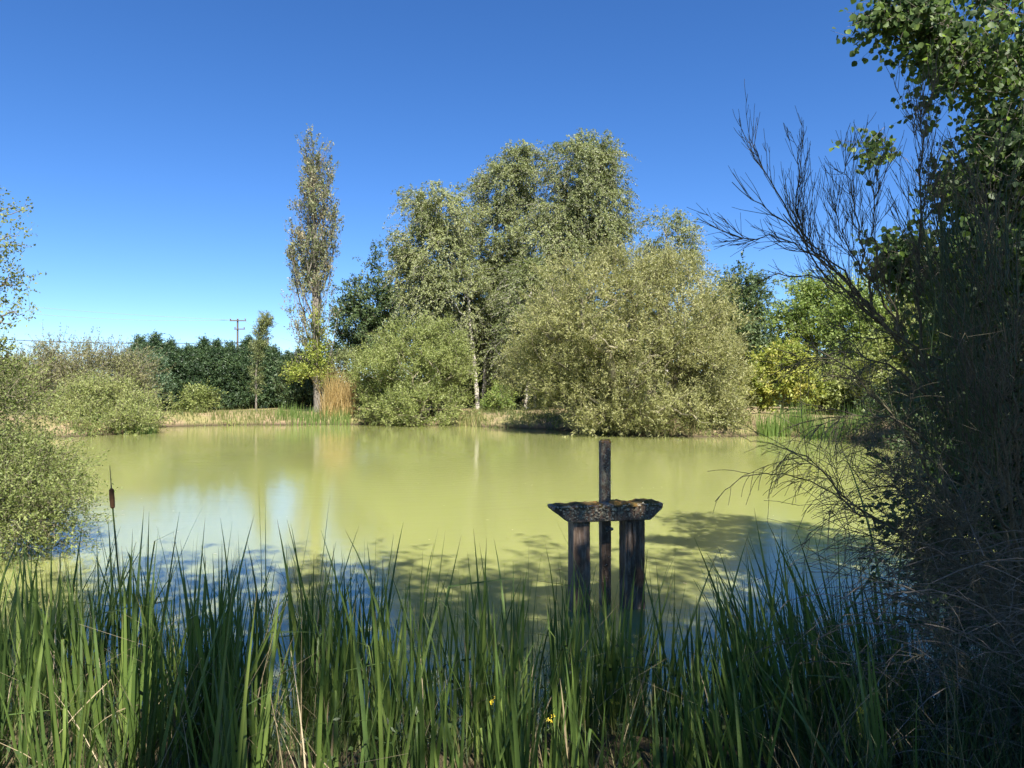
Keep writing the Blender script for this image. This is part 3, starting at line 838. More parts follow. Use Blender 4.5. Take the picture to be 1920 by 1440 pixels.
def reed_clump(label, px0, px1, Y0, n, h, mat, seed, tint=(0.5, 0.25), lean=0.15, w=0.03, cat='reeds', name='reed_clump', dpt=0.5, z=None):
    rng = np.random.default_rng(seed); gq = Geo()
    x = rng.uniform((px0 - 960) * Y0 / F, (px1 - 960) * Y0 / F, n); y = Y0 + rng.normal(size=n) * dpt
    zz = np.maximum(ground_z(x, y), -0.1) if z is None else np.full(n, z)
    P = np.stack([x, y, zz], 1); b = np.array([x.mean(), Y0, zz.mean()])
    root = empty(name, b, label, cat)
    cut = np.median(x)
    for sidx, s_ in enumerate((x <= cut, x > cut)):
        gq = Geo()
        ns = int(s_.sum())
        blades(gq, rng, P[s_] - b, h * rng.uniform(0.55, 1.15, ns), np.full(ns, w), lean, tint[0] + rng.normal(size=ns) * tint[1], 3)
        link('foliage', gq.mesh(name), M[mat], root)
    return root
reed_clump('bright green iris clump at waterline right of olive willow', 1422, 1520, 33.3, 420, 1.15, 'iris', 301, (0.65, 0.2))
reed_clump('darker green reeds at waterline behind the broom twigs', 1510, 1640, 31.2, 520, 1.0, 'iris', 302, (0.2, 0.2))
reed_clump('green reeds along waterline below the poplar', 520, 660, 45.2, 620, 0.85, 'iris', 303, (0.5, 0.25))
reed_clump('short mixed reeds at waterline below the young tree', 400, 520, 44.9, 420, 0.5, 'turf', 304, (0.35, 0.2))
for px0_, px1_, h_, n_ in ((606, 626, 1.7, 160), (612, 640, 3.0, 260), (634, 656, 2.4, 260), (650, 668, 2.7, 160)):
    reed_clump({1.7: 'low golden dry reeds right beside the poplar trunk', 3.0: 'tallest golden dry reeds right of the poplar trunk', 2.4: 'middle tuft of golden dry reeds between poplar and round willow bush',
                2.7: 'golden dry reeds touching the round willow bush'}[h_], px0_, px1_, 46.6, n_, h_, 'bamboo', int(305 + h_ * 10), (0.55, 0.3), 0.45, 0.028, name='dry_reed_clump')
reed_clump('pale grassy tuft at waterline right of round willow bush', 862, 905, 43.6, 260, 0.6, 'turf', 306, (0.55, 0.2), 0.3)
reed_clump('dark reeds under the leaning shrub on left bank', 150, 288, 35.2, 520, 0.6, 'iris', 307, (0.05, 0.15))
reed_clump('tall dark reed tuft standing in shaded water beside the broom', 1760, 1900, 14, 260, 1.4, 'iris', 308, (0.0, 0.2), 0.2, 0.02, z=0)

# ------------------------------------------------------------------ old sluice timbers in the water
def wood_material():
    m, nt, out = new_mat('old_wet_timber')
    v = coords(nt, 'Object', (1, 1, 0.12))
    g1 = noise(nt, 38, 6, 0.65, v, 0.4)
    c = ramp(nt, g1, [(0.25, (0.07, 0.045, 0.028)), (0.5, (0.23, 0.15, 0.10)), (0.72, (0.52, 0.41, 0.31))])
    v2 = coords(nt)
    st = ramp(nt, noise(nt, 5, 5, 0.6, v2), [(0.35, (0.5, 0.46, 0.42)), (0.6, (1, 1, 1))])
    c = mixc(nt, 1.0, c, st, 'MULTIPLY')
    # lichen crust
    sep = node(nt, "ShaderNodeSeparateXYZ"); nt.links.new(v2, sep.inputs[0])
    hz = math_n(nt, 'MULTIPLY', math_n(nt, 'SUBTRACT', sep.outputs[2], 0.74), 12, True)
    hz = math_n(nt, 'MAXIMUM', hz, 0.12)
    li = ramp(nt, noise(nt, 22, 6, 0.75, v2, 0.5), [(0.49, (0, 0, 0)), (0.58, (1, 1, 1))])
    lf = math_n(nt, 'MULTIPLY', li, hz)
    lc = mixc(nt, noise(nt, 60, 3, 0.6, v2), (0.17, 0.15, 0.085), (0.58, 0.51, 0.36))
    c = mixc(nt, lf, c, lc)
    p = node(nt, "ShaderNodeBsdfPrincipled"); nt.links.new(c, p.inputs['Base Color'])
    p.inputs['Roughness'].default_value = 0.85
    bp = node(nt, "ShaderNodeBump"); bp.inputs['Strength'].default_value = 0.9; bp.inputs['Distance'].default_value = 0.008
    hh = math_n(nt, 'ADD', g1, math_n(nt, 'MULTIPLY', lf, 0.8))
    nt.links.new(hh, bp.inputs['Height']); nt.links.new(bp.outputs[0], p.inputs['Normal'])
    nt.links.new(p.outputs[0], out.inputs[0])
    return m
def moss_material():
    m, nt, out = new_mat('moss_and_lichen')
    v = coords(nt)
    c = ramp(nt, noise(nt, 12, 5, 0.7, v), [(0.32, (0.035, 0.030, 0.012)), (0.48, (0.12, 0.085, 0.02)), (0.58, (0.30, 0.15, 0.03)), (0.7, (0.22, 0.20, 0.10))])
    p = node(nt, "ShaderNodeBsdfPrincipled"); nt.links.new(c, p.inputs['Base Color'])
    p.inputs['Roughness'].default_value = 1.0
    bp = node(nt, "ShaderNodeBump"); bp.inputs['Strength'].default_value = 1.0; bp.inputs['Distance'].default_value = 0.01
    nt.links.new(noise(nt, 120, 4, 0.7, v), bp.inputs['Height']); nt.links.new(bp.outputs[0], p.inputs['Normal'])
    nt.links.new(p.outputs[0], out.inputs[0])
    return m
M['timber'] = wood_material(); M['moss'] = moss_material()
M['lichen'] = plain_mat('grey_lichen', (0.24, 0.21, 0.13), (0.60, 0.54, 0.40), 50, 1.0, 0.1)

def solid(name, outline, x0, x1, mat, parent, plane='XZ', cuts=14, rough=0.006, seed=0, smooth=False):
    """prism: outline in x,z extruded in y from x0 to x1, remeshed fine and roughened"""
    bm = bmesh.new()
    a = [bm.verts.new((x, x0, z)) for x, z in outline]; b = [bm.verts.new((x, x1, z)) for x, z in outline]
    bm.faces.new(a[::-1]); bm.faces.new(b)
    n = len(outline)
    for i in range(n): bm.faces.new((a[i], a[(i + 1) % n], b[(i + 1) % n], b[i]))
    bmesh.ops.recalc_face_normals(bm, faces=bm.faces)
    bmesh.ops.bevel(bm, geom=list(bm.edges), offset=0.006, segments=1, affect='EDGES')
    bmesh.ops.triangulate(bm, faces=bm.faces)
    for _ in range(7):
        le = [e for e in bm.edges if e.calc_length() > 0.035]
        if not le: break
        bmesh.ops.subdivide_edges(bm, edges=le, cuts=1)
        bmesh.ops.triangulate(bm, faces=[f for f in bm.faces if len(f.verts) > 3])
    bm.normal_update()
    for v in bm.verts:
        p = v.co
        q = Vector((p.x * 14 + seed, p.y * 14, p.z * 2.5))
        k = mnoise.noise(q) * 1.0 + mnoise.noise(Vector((p.x * 45, p.y * 45, p.z * 30 + seed))) * 0.5
        v.co += v.normal * k * rough
    me = bpy.data.meshes.new(name); bm.to_mesh(me); bm.free()
    if smooth: me.polygons.foreach_set('use_smooth', np.ones(len(me.polygons), bool))
    return link(name, me, mat, parent)

YS = 6.55
sb = at(1135, 0, YS); sx = sb[0]
sl = empty('sluice_frame', (sx, YS, 0), 'weathered timber sluice frame with mossy crossbeam standing in the pond', 'sluice frame')
sl.rotation_euler.z = R(12)
px_ = YS / F
def rect(x0, x1, z0, z1): return [(x0, z0), (x1, z0), (x1, z1), (x0, z1)]
ZB = CAM_H - (974 - HOR) * px_; ZT = CAM_H - (944 - HOR) * px_
solid('post', rect(-0.315, -0.160, -0.5, ZB), -0.06, 0.11, M['timber'], sl, seed=1, rough=0.003)
solid('post', rect(0.165, 0.345, -0.5, ZB), -0.06, 0.11, M['timber'], sl, seed=5, rough=0.005)
solid('beam', [(-0.36, ZB + 0.002), (0.38, ZB + 0.002), (0.50, ZT - 0.04), (0.505, ZT + 0.005), (-0.505, ZT), (-0.50, ZT - 0.03)], -0.10, 0.10, M['timber'], sl, seed=9, rough=0.005)
# centre post passes behind the beam
ZP = CAM_H - (828 - HOR) * px_
solid('centre_post', rect(0.000, 0.090, -0.5, ZP), 0.102, 0.185, M['timber'], sl, seed=13, rough=0.004)
# split face of the right-hand post and short pegs under the beam
for i, x in enumerate((0.185, 0.235, 0.290)):
    solid('splinter', [(x, 0.33 + 0.1 * i), (x + 0.022, 0.30), (x + 0.03, ZB - 0.02), (x - 0.006, ZB - 0.01)], -0.080, -0.063, M['timber'], sl, seed=20 + i, rough=0.004)
for i, x in enumerate((0.20, 0.255)):
    solid('peg', [(x - .03, ZB + 0.01), (x + .02, ZB + 0.01), (x + 0.012, ZB + .13), (x - 0.02, ZB + .13)], -0.122, -0.103, M['timber'], sl, seed=30 + i, rough=0.003)
# iron bolt on the centre post
gq = Geo(); zb_ = CAM_H - (994 - HOR) * px_
tube_path(gq, [(0.05, 0.12, zb_), (0.05, 0.075, zb_), (0.05, 0.065, zb_)], [0.018, 0.022, 0.006], 8)
tube_path(gq, [(0.06, 0.09, zb_ + 0.01), (0.092, 0.075, zb_ - 0.008), (0.098, 0.073, zb_ - 0.012)], [0.012, 0.014, 0.003], 8)
link('bolt', gq.mesh('bolt', True), M['metal'], sl)
# moss cushions on top of the beam
rngm = np.random.default_rng(9)
def moss_pad(name, x0, x1, y0, y1, z, hmax, mat, seed, n=44, mm=12):
    us = np.linspace(0, 1, n); vs = np.linspace(0, 1, mm)
    U, Vv = np.meshgrid(us, vs)
    Xx = x0 + (x1 - x0) * U; Yy = y0 + (y1 - y0) * Vv
    e = np.minimum(np.minimum(U * 14, (1 - U) * 14), np.minimum(Vv * 5, (1 - Vv) * 5)); e = np.clip(e, 0, 1)
    Zn = np.array([[mnoise.noise(Vector((a * 11 + seed, b * 11, seed))) + 0.6 * mnoise.noise(Vector((a * 40, b * 40, seed))) for a, b in zip(ra, rb)] for ra, rb in zip(Xx, Yy)])
    Zz = z + (hmax * (0.55 + 0.6 * Zn)) * e - (1 - e) * 0.015
    Yy = Yy + (Vv - .5) * 0.02 * Zn * 3
    P = np.stack([Xx, Yy, Zz], -1).reshape(-1, 3)
    ii, jj = np.meshgrid(np.arange(n - 1), np.arange(mm - 1)); b0 = (jj * n + ii).ravel()
    me = quads_mesh(name, P, np.stack([b0, b0 + 1, b0 + n + 1, b0 + n], 1), smooth=True)
    return link(name, me, mat, sl)
moss_pad('moss', -0.495, -0.02, -0.112, 0.112, ZT, 0.024, M['moss'], 3.1)
moss_pad('moss', 0.03, 0.495, -0.112, 0.112, ZT + 0.002, 0.032, M['moss'], 8.4)
moss_pad('moss', -0.002, 0.092, 0.100, 0.187, ZP, 0.016, M['moss'], 5.5, 10, 8)
# lichen crusts, small rosettes standing proud of the faces
gl_ = Geo()
def crusts(n, fx, fz, y, s0, s1, seed):
    r_ = np.random.default_rng(seed)
    for _ in range(n):
        x = fx[0] + (fx[1] - fx[0]) * r_.random(); z = fz[0] + (fz[1] - fz[0]) * r_.random()
        s = r_.uniform(s0, s1); k = 6
        a = np.arange(k) / k * 2 * math.pi + r_.random()
        rr = s * r_.uniform(0.5, 1.2, k)
        ring = np.stack([x + np.cos(a) * rr, np.full(k, y), z + np.sin(a) * rr * .8], 1)
        ring2 = np.stack([x + np.cos(a) * rr * .6, np.full(k, y - r_.uniform(0.004, 0.014)), z + np.sin(a) * rr * .5 + .002], 1)
        Vq = np.concatenate([ring, ring2]); i = np.arange(k); j = (i + 1) % k
        gl_.add(Vq, np.stack([i, j, j + k, i + k], 1)); gl_.add(Vq[k:], [[0, 1, 2, 3], [3, 4, 5, 0]])
crusts(120, (-0.42, 0.42), (ZB + .02, ZT), -0.106, 0.005, 0.014, 1)
crusts(60, (-0.48, 0.50), (ZT - .05, ZT + 0.01), -0.112, 0.006, 0.018, 2)
crusts(90, (0.004, 0.086), (ZT + .05, ZP - .02), 0.100, 0.004, 0.010, 3)
crusts(14, (0.004, 0.086), (0.05, ZB), 0.100, 0.004, 0.008, 4)
o = link('lichen', gl_.mesh('lichen'), M['lichen'], sl); o['kind'] = 'stuff'

# ------------------------------------------------------------------ cattails in front
def blade_mesh(seed, L=1.25, bend=0.1, kink=None, w=0.019):
    r_ = random.Random(seed); S = 9
    pts = []; x = 0.0; z = 0.0; ang = R(r_.uniform(0, 3)); tw0 = r_.uniform(-0.3, .3); tws = r_.uniform(-1.4, 1.4)
    rows = []; 
    for k in range(S + 1):
        t = k / S
        ww = w * 0.5 * min(1, 0.6 + t * 2.2) * (1 - max(0, (t - 0.35) / 0.65) ** 1.7) + 0.0004
        th = tw0 + tws * t
        # in-plane normal of the blade
        cx, cz = math.cos(ang), -math.sin(ang)
        side = Vector((math.sin(th) * cx, math.cos(th), math.sin(th) * cz))
        nn = Vector((math.cos(th) * cx, -math.sin(th), math.cos(th) * cz))
        c = Vector((x, 0, z))
        rows.append([c - side * ww + nn * ww * .35, c, c + side * ww + nn * ww * .35])
        ds = L / S
        ang += bend * (0.15 + t * t) * 2.2 / S * 3
        if kink and k == int(kink[0] * S): ang += R(kink[1])
        x += math.sin(ang) * ds; z += math.cos(ang) * ds
    Vv = [v for r in rows for v in r]
    Q = []
    for k in range(S):
        a = 3 * k
        Q += [[a, a + 1, a + 4, a + 3], [a + 1, a + 2, a + 5, a + 4]]
    tb = r_.uniform(0.25, 0.75)
    return quads_mesh('cattail_leaf', np.array([tuple(v) for v in Vv]), Q, [tb] * len(Q), True)
BL = []
for i in range(18):
    me = blade_mesh(400 + i, 1.25, bend=random.uniform(0.0, 0.13)); me.materials.append(M['reed']); BL.append(me)
BK = []
for i, (kt, ka) in enumerate([(0.72, 70), (0.6, 95), (0.8, 55), (0.66, 120)]):
    me = blade_mesh(440 + i, 1.35, bend=0.05, kink=(kt, ka), w=0.017); me.materials.append(M['reed']); BK.append(me)
BD = []
for i in range(6):
    me = blade_mesh(460 + i, 1.1, bend=random.uniform(0.05, 0.3), kink=(0.6, random.uniform(30, 110)) if i % 2 else None, w=0.011); me.materials.append(M['straw']); BD.append(me)

def top_height(px):   # usual tip row of the photograph's cattails
    return float(np.interp(px, [0, 150, 330, 560, 800, 960, 1120, 1300, 1450, 1600, 1800, 1920],
                           [1020, 1020, 1010, 1030, 1050, 1065, 1080, 1085, 1040, 1010, 1180, 1300]))
rc = random.Random(12)
def cattail(X, Y, nl, tipZ, lean_x=0.0, label=None, group=True, dry=0.05, kinkp=0.09, spread=6):
    b = Vector((X, Y, max(gz(X, Y), -0.25)))
    px = 960 + X * F / Y
    root = empty('cattail_plant', b)
    for i in range(nl):
        u = rc.random()
        isdry = u < dry; isk = (not isdry) and u < dry + kinkp
        me = rc.choice(BD if isdry else BK if isk else BL)
        o = bpy.data.objects.new('leaf', me); COL.objects.link(o); o.parent = root
        h = (tipZ - b.z) * (rc.uniform(0.62, 1.05) if rc.random() > .15 else rc.uniform(.35, .6)) * (0.85 if isdry else 1)
        s = h / 1.2
        o.scale = (s, max(0.75, min(1.35, s)) * rc.uniform(.85, 1.2), s)
        o.location = (rc.uniform(-.035, .035), rc.uniform(-.035, .035), 0)
        tilt = R(abs(rc.gauss(0, spread)) + 1)
        az = rc.uniform(0, 2 * math.pi)
        m = Matrix.Rotation(math.atan(lean_x), 4, 'Y') @ Matrix.Rotation(az, 4, 'Z') @ Matrix.Rotation(tilt, 4, 'Y')
        o.rotation_euler = m.to_euler()
    if label is None:
        if px < 330: label, gr = 'green cattail in the sunny dense stand below the left willow bush', 'cattails at the left end of the near shore'
        elif px < 700: label, gr = 'green cattail in the dense stand right of the bulrush head', 'cattails between the bulrush and the poplar reflection'
        elif px < 1020: label, gr = 'green cattail in the stand left of the sluice frame', 'cattails left of the sluice frame'
        elif px < 1260: label, gr = 'green cattail growing in front of the sluice frame', 'cattails in front of the sluice frame'
        elif px < 1480: label, gr = 'dark green cattail in the shaded stand right of the sluice frame', 'cattails right of the sluice frame'
        else: label, gr = 'dark green cattail in deep shade under the broom', 'cattails at the foot of the broom'
    else: gr = 'tall cattails rising above the stand'
    tag(root, label, 'cattail', gr)
    return root
npl = 0
cells = []
while npl < 276:
    Y = rc.uniform(2.25, 4.95)
    px = rc.uniform(-60, 1730)
    # thinner in the right half, and far out in the water
    keep = 1.0 if px < 720 else 0.75
    if px > 1560: keep *= 0.5
    if Y > 4.4 and rc.random() < 0.5: continue
    if rc.random() > keep: continue
    X = (px - 960) * Y / F
    th = top_height(px) + rc.gauss(0, 28)
    tz = CAM_H - (th - HOR) * Y / F
    if Y < 2.9: tz = CAM_H - (th + 110 - HOR) * Y / F
    tz = min(tz, 1.45)
    lean = rc.gauss(0.0, 0.05) + (-0.22 if px > 1420 else 0.0)
    cattail(X, Y, rc.choice([6, 7, 7, 8]), tz, lean); npl += 1
# individually recognisable tall ones
for px, top, Y, lean, nl, lab in [
        (245, 880, 3.7, 0.05, 5, 'tall cattail reaching highest beside the brown seed head'),
        (500, 905, 3.9, 0.05, 4, 'tall cattail with two crossed blades over the pale reflection'),
        (300, 925, 3.8, 0.22, 3, 'cattail with long blades slanting right over pale water'),
        (640, 990, 4.2, -0.03, 4, 'tall cattail below the poplar reflection'),
        (1310, 990, 4.1, 0.06, 4, 'tall cattail with three spear-like blades right of sluice frame'),
        (1045, 1000, 4.2, 0.1, 4, 'cattail with arching blade just left of the sluice frame'),
        (1180, 990, 4.6, -0.08, 3, 'cattail crossing in front of the right sluice post'),
        (1660, 850, 3.7, 0.04, 4, 'tall dark cattail in front of the broom branches'),
        (1600, 950, 4.0, -0.25, 6, 'cattail leaning left at the foot of the broom'),
        (1650, 980, 3.6, -0.28, 6, 'second leaning cattail nearest the broom stems'),
        (1560, 985, 4.3, -0.24, 6, 'leaning cattail standing in blue water before the broom')]:
    cattail((px - 960) * Y / F, Y, nl, CAM_H - (top - HOR) * Y / F, lean, lab, dry=0, kinkp=0.12, spread=5)

# cattail with its brown seed head
def mace(px, py0, py1, Y, label, basepx):
    root = empty('bulrush', at(basepx, 1400, Y), label, 'bulrush')
    b = at(basepx, 1400, Y); t0 = at(px, py1, Y) - b; t1 = at(px - 3, py0, Y) - b; t2 = at(px - 6, py0 - 42, Y) - b
    gs = Geo(); mid = t0 * 0.5 + np.array([0.02, 0, 0])
    tube_path(gs, [(0, 0, -0.3), mid, t0], [0.006, 0.005, 0.004], 6)
    link('stem', gs.mesh('stem', True), M['reed'], root)
    gh = Geo(); tube_path(gh, [t0, t0 + (t1 - t0) * .06, t0 + (t1 - t0) * 0.5, t0 + (t1 - t0) * .93, t1], [0.004, 0.0105, 0.012, 0.011, 0.004], 10)
    link('seed_head', gh.mesh('seed_head', True), M['spike'], root)
    gp = Geo(); tube_path(gp, [t1, t2], [0.003, 0.0012], 5, 0.5)
    link('tip', gp.mesh('tip', True), M['straw'], root)
mace(213, 915, 953, 3.6, 'single bulrush with brown cigar-shaped seed head at left', 240)

# ------------------------------------------------------------------ near undergrowth and dead stalks
rng = np.random.default_rng(88)
gg = Geo(); n = 24000
X = rng.uniform(-3.6, 3.8, n); Y = rng.uniform(1.6, 4.6, n)
d = pond_dist(X, Y)
px = 960 + X * F / Y
dens = 0.35 + 0.5 * (px > 1450) + 0.25 * (px < 500)
sel = (d > -0.25) & (rng.random(n) < dens)
X, Y = X[sel], Y[sel]; nn_ = len(X)
Hh = rng.uniform(0.08, 0.42, nn_) * (1 + 0.6 * (960 + X * F / Y > 1500))
blades(gg, rng, np.stack([X, Y, np.maximum(ground_z(X, Y), -.1) - 0.02], 1), Hh, rng.uniform(0.003, 0.009, nn_), 0.6, 0.45 + rng.normal(size=nn_) * 0.28, 2)
# small leaves among the blades
n = 12000
X = rng.uniform(-3.4, 3.6, n); Y = rng.uniform(1.8, 4.2, n); d = pond_dist(X, Y)
sel = (d > -0.1) & (wob(X, Y, 3.0, 1) > 0.0); X, Y = X[sel], Y[sel]
P = np.stack([X, Y, ground_z(X, Y) + rng.random(len(X)) ** 1.5 * 0.4], 1)
leaves(gg, P, rng.normal(size=P.shape), rng.normal(size=P.shape) + np.array([0, 0, 1.0]), rng.uniform(0.015, 0.04, len(P)), rng.uniform(0.008, 0.02, len(P)), np.clip(0.35 + rng.normal(size=len(P)) * .2, 0, 0.8))
o = link('undergrowth', gg.mesh('undergrowth'), M['weeds']); tag(o, 'shaded grass and weeds on the near shore among the cattails', 'undergrowth', kind='stuff')

gg = Geo(); n = 280
pxs = np.concatenate([rng.uniform(-40, 650, 130), rng.uniform(650, 1450, 40), rng.uniform(1450, 1950, 110)])
Y = rng.uniform(2.2, 4.0, n); X = (pxs - 960) * Y / F
blades(gg, rng, np.stack([X, Y, np.maximum(ground_z(X, Y), -.1)], 1), rng.uniform(0.25, 0.7, n), rng.uniform(0.003, 0.008, n), 1.1, rng.uniform(0.1, 1, n), 6, bend=0.8)
o = link('dead_stalks', gg.mesh('dead_stalks'), M['straw']); tag(o, 'dead straw-coloured stalks lying and standing among the cattails', 'dead stalks', kind='stuff')

# bits of reed and leaf floating on the water
gg = Geo(); rng = np.random.default_rng(90); n = 150
Y = 4.6 + 14 * rng.random(n) ** 1.8; X = (rng.uniform(150, 1600, n) - 960) * Y / F
sel = pond_dist(X, Y) < -0.3; X, Y = X[sel], Y[sel]; n = len(X)
a = rng.random(n) * 6.28
leaves(gg, np.stack([X, Y, np.full(n, 0.006)], 1), np.stack([np.cos(a), np.sin(a), a * 0], 1), np.tile([0, 0, 1.0], (n, 1)), rng.uniform(0.02, 0.07, n) * np.where(rng.random(n) < .12, 3, 1), rng.uniform(0.008, 0.022, n), rng.uniform(.2, 1, n), 0.1)
o = link('floating_litter', gg.mesh('floating_litter'), M['straw']); tag(o, 'pale bits of reed and leaf floating on the green water', 'floating litter', kind='stuff')

# yellow flowers
rf = random.Random(4)
FL = [(925, 1308, 2.9), (983, 1336, 2.8), (1032, 1343, 2.9), (1150, 1312, 3.0), (1365, 1325, 2.8), (1612, 1327, 2.6), (1225, 1397, 2.6), (1770, 1402, 2.5), (1320, 1340, 2.7)]
FW = ['low left of the sluice frame, by itself', 'left of two close flowers below the sluice frame', 'right of two close flowers below the sluice frame', 'straight below the right sluice post', 'in shaded grass right of the frame', 'under the leaning cattails', 'lowest one below the sluice frame', 'in dark grass at lower right corner', 'between the right sluice post and the broom']
gf = Geo()
for k in range(5):
    a = k * 2 * math.pi / 5
    gf.add([(0, 0, 0), (math.cos(a - .4) * .007, math.sin(a - .4) * .007, .002), (math.cos(a) * .012, math.sin(a) * .012, .001), (math.cos(a + .4) * .007, math.sin(a + .4) * .007, .002)], [[0, 1, 2, 3]], [0.3 + 0.1 * k])
me_fl = gf.mesh('blossom'); me_fl.materials.append(M['petal'])
me_st = None
for i, (px, py, Y) in enumerate(FL):
    p = at(px, py, Y); z0 = gz(p[0], Y); H_ = p[2] - z0
    if me_st is None:
        gs = Geo(); tube_path(gs, [(0.02, 0, 0), (0.005, 0, .5), (0, 0, 1.0)], [0.002, 0.002, 0.0012], 5, 0.6); me_st = gs.mesh('stem', True); me_st.materials.append(M['weeds'])
    root = empty('yellow_flower', (p[0], Y, z0), 'small yellow flower on a thin stem ' + FW[i], 'flower', 'yellow flowers in the near grass')
    s_ = link('stem', me_st, None, root); s_.scale = (1, 1, H_)
    for q in range(3):
        f_ = link('blossom', me_fl, None, root); f_.location = (rf.uniform(-.012, .012), rf.uniform(-.01, .01), H_ + rf.uniform(-.015, .01))
        f_.rotation_euler = (R(rf.uniform(30, 80)), 0, rf.uniform(-1, 1)); s = rf.uniform(.7, 1.1); f_.scale = (s, s, s)

# ------------------------------------------------------------------ near left willow
YN = 9.2
def nl(px, py, rx, ry, Y=YN, dy=0.9): return lobe(px, py, rx, ry, Y, dy)
tree('willow_bush', 'sunlit small-leaved willow bush hanging over water at left edge', 'bush', np.array([-7.4, 8.6, gz(-7.4, 8.6)]),
     [at(-170, 900, 8.9), at(-90, 700, YN), at(-60, 480, YN)],
     [nl(-35, 900, 110, 110), nl(10, 960, 115, 80, 8.6), nl(35, 880, 85, 60, 9.4), nl(-25, 780, 60, 110), nl(90, 900, 50, 24, 9.2, .4), nl(85, 985, 60, 46, 8.7, .5), nl(-40, 960, 110, 110, 8.8), nl(120, 940, 40, 16, 9, .3)],
     520, 8, 12, 0.042, 0.020, M['nearleaf'], M['bark_olive'], 501, R0=0.07, shell=0.3, slope=0.1, tw_len=0.36, spread=0.10, up=0.15, radial=0.7, tw_r=0.002, tint_c=.15)
tree('willow_tree', 'sparse leafy branches of small tree reaching in at left edge', 'tree', np.array([-7.9, 9.6, gz(-7.9, 9.6)]),
     [at(-150, 700, 9.6), at(-110, 500, 9.6), at(-90, 300, 9.6)],
     [nl(0, 385, 36, 24, 9.6, .4), nl(10, 445, 50, 12, 9.6, .3), nl(0, 540, 34, 26, 9.6, .3), nl(15, 600, 36, 26, 9.6, .3), nl(-20, 520, 30, 100, 9.6, .3), nl(0, 660, 40, 30, 9.6, .4)],
     80, 4, 8, 0.045, 0.028, M['nearleaf'], M['bark_grey'], 502, R0=0.05, shell=0.2, slope=0.1, tw_len=0.2, spread=0.06, up=0.2, radial=0.7, tw_r=0.002, tint0=0.4)

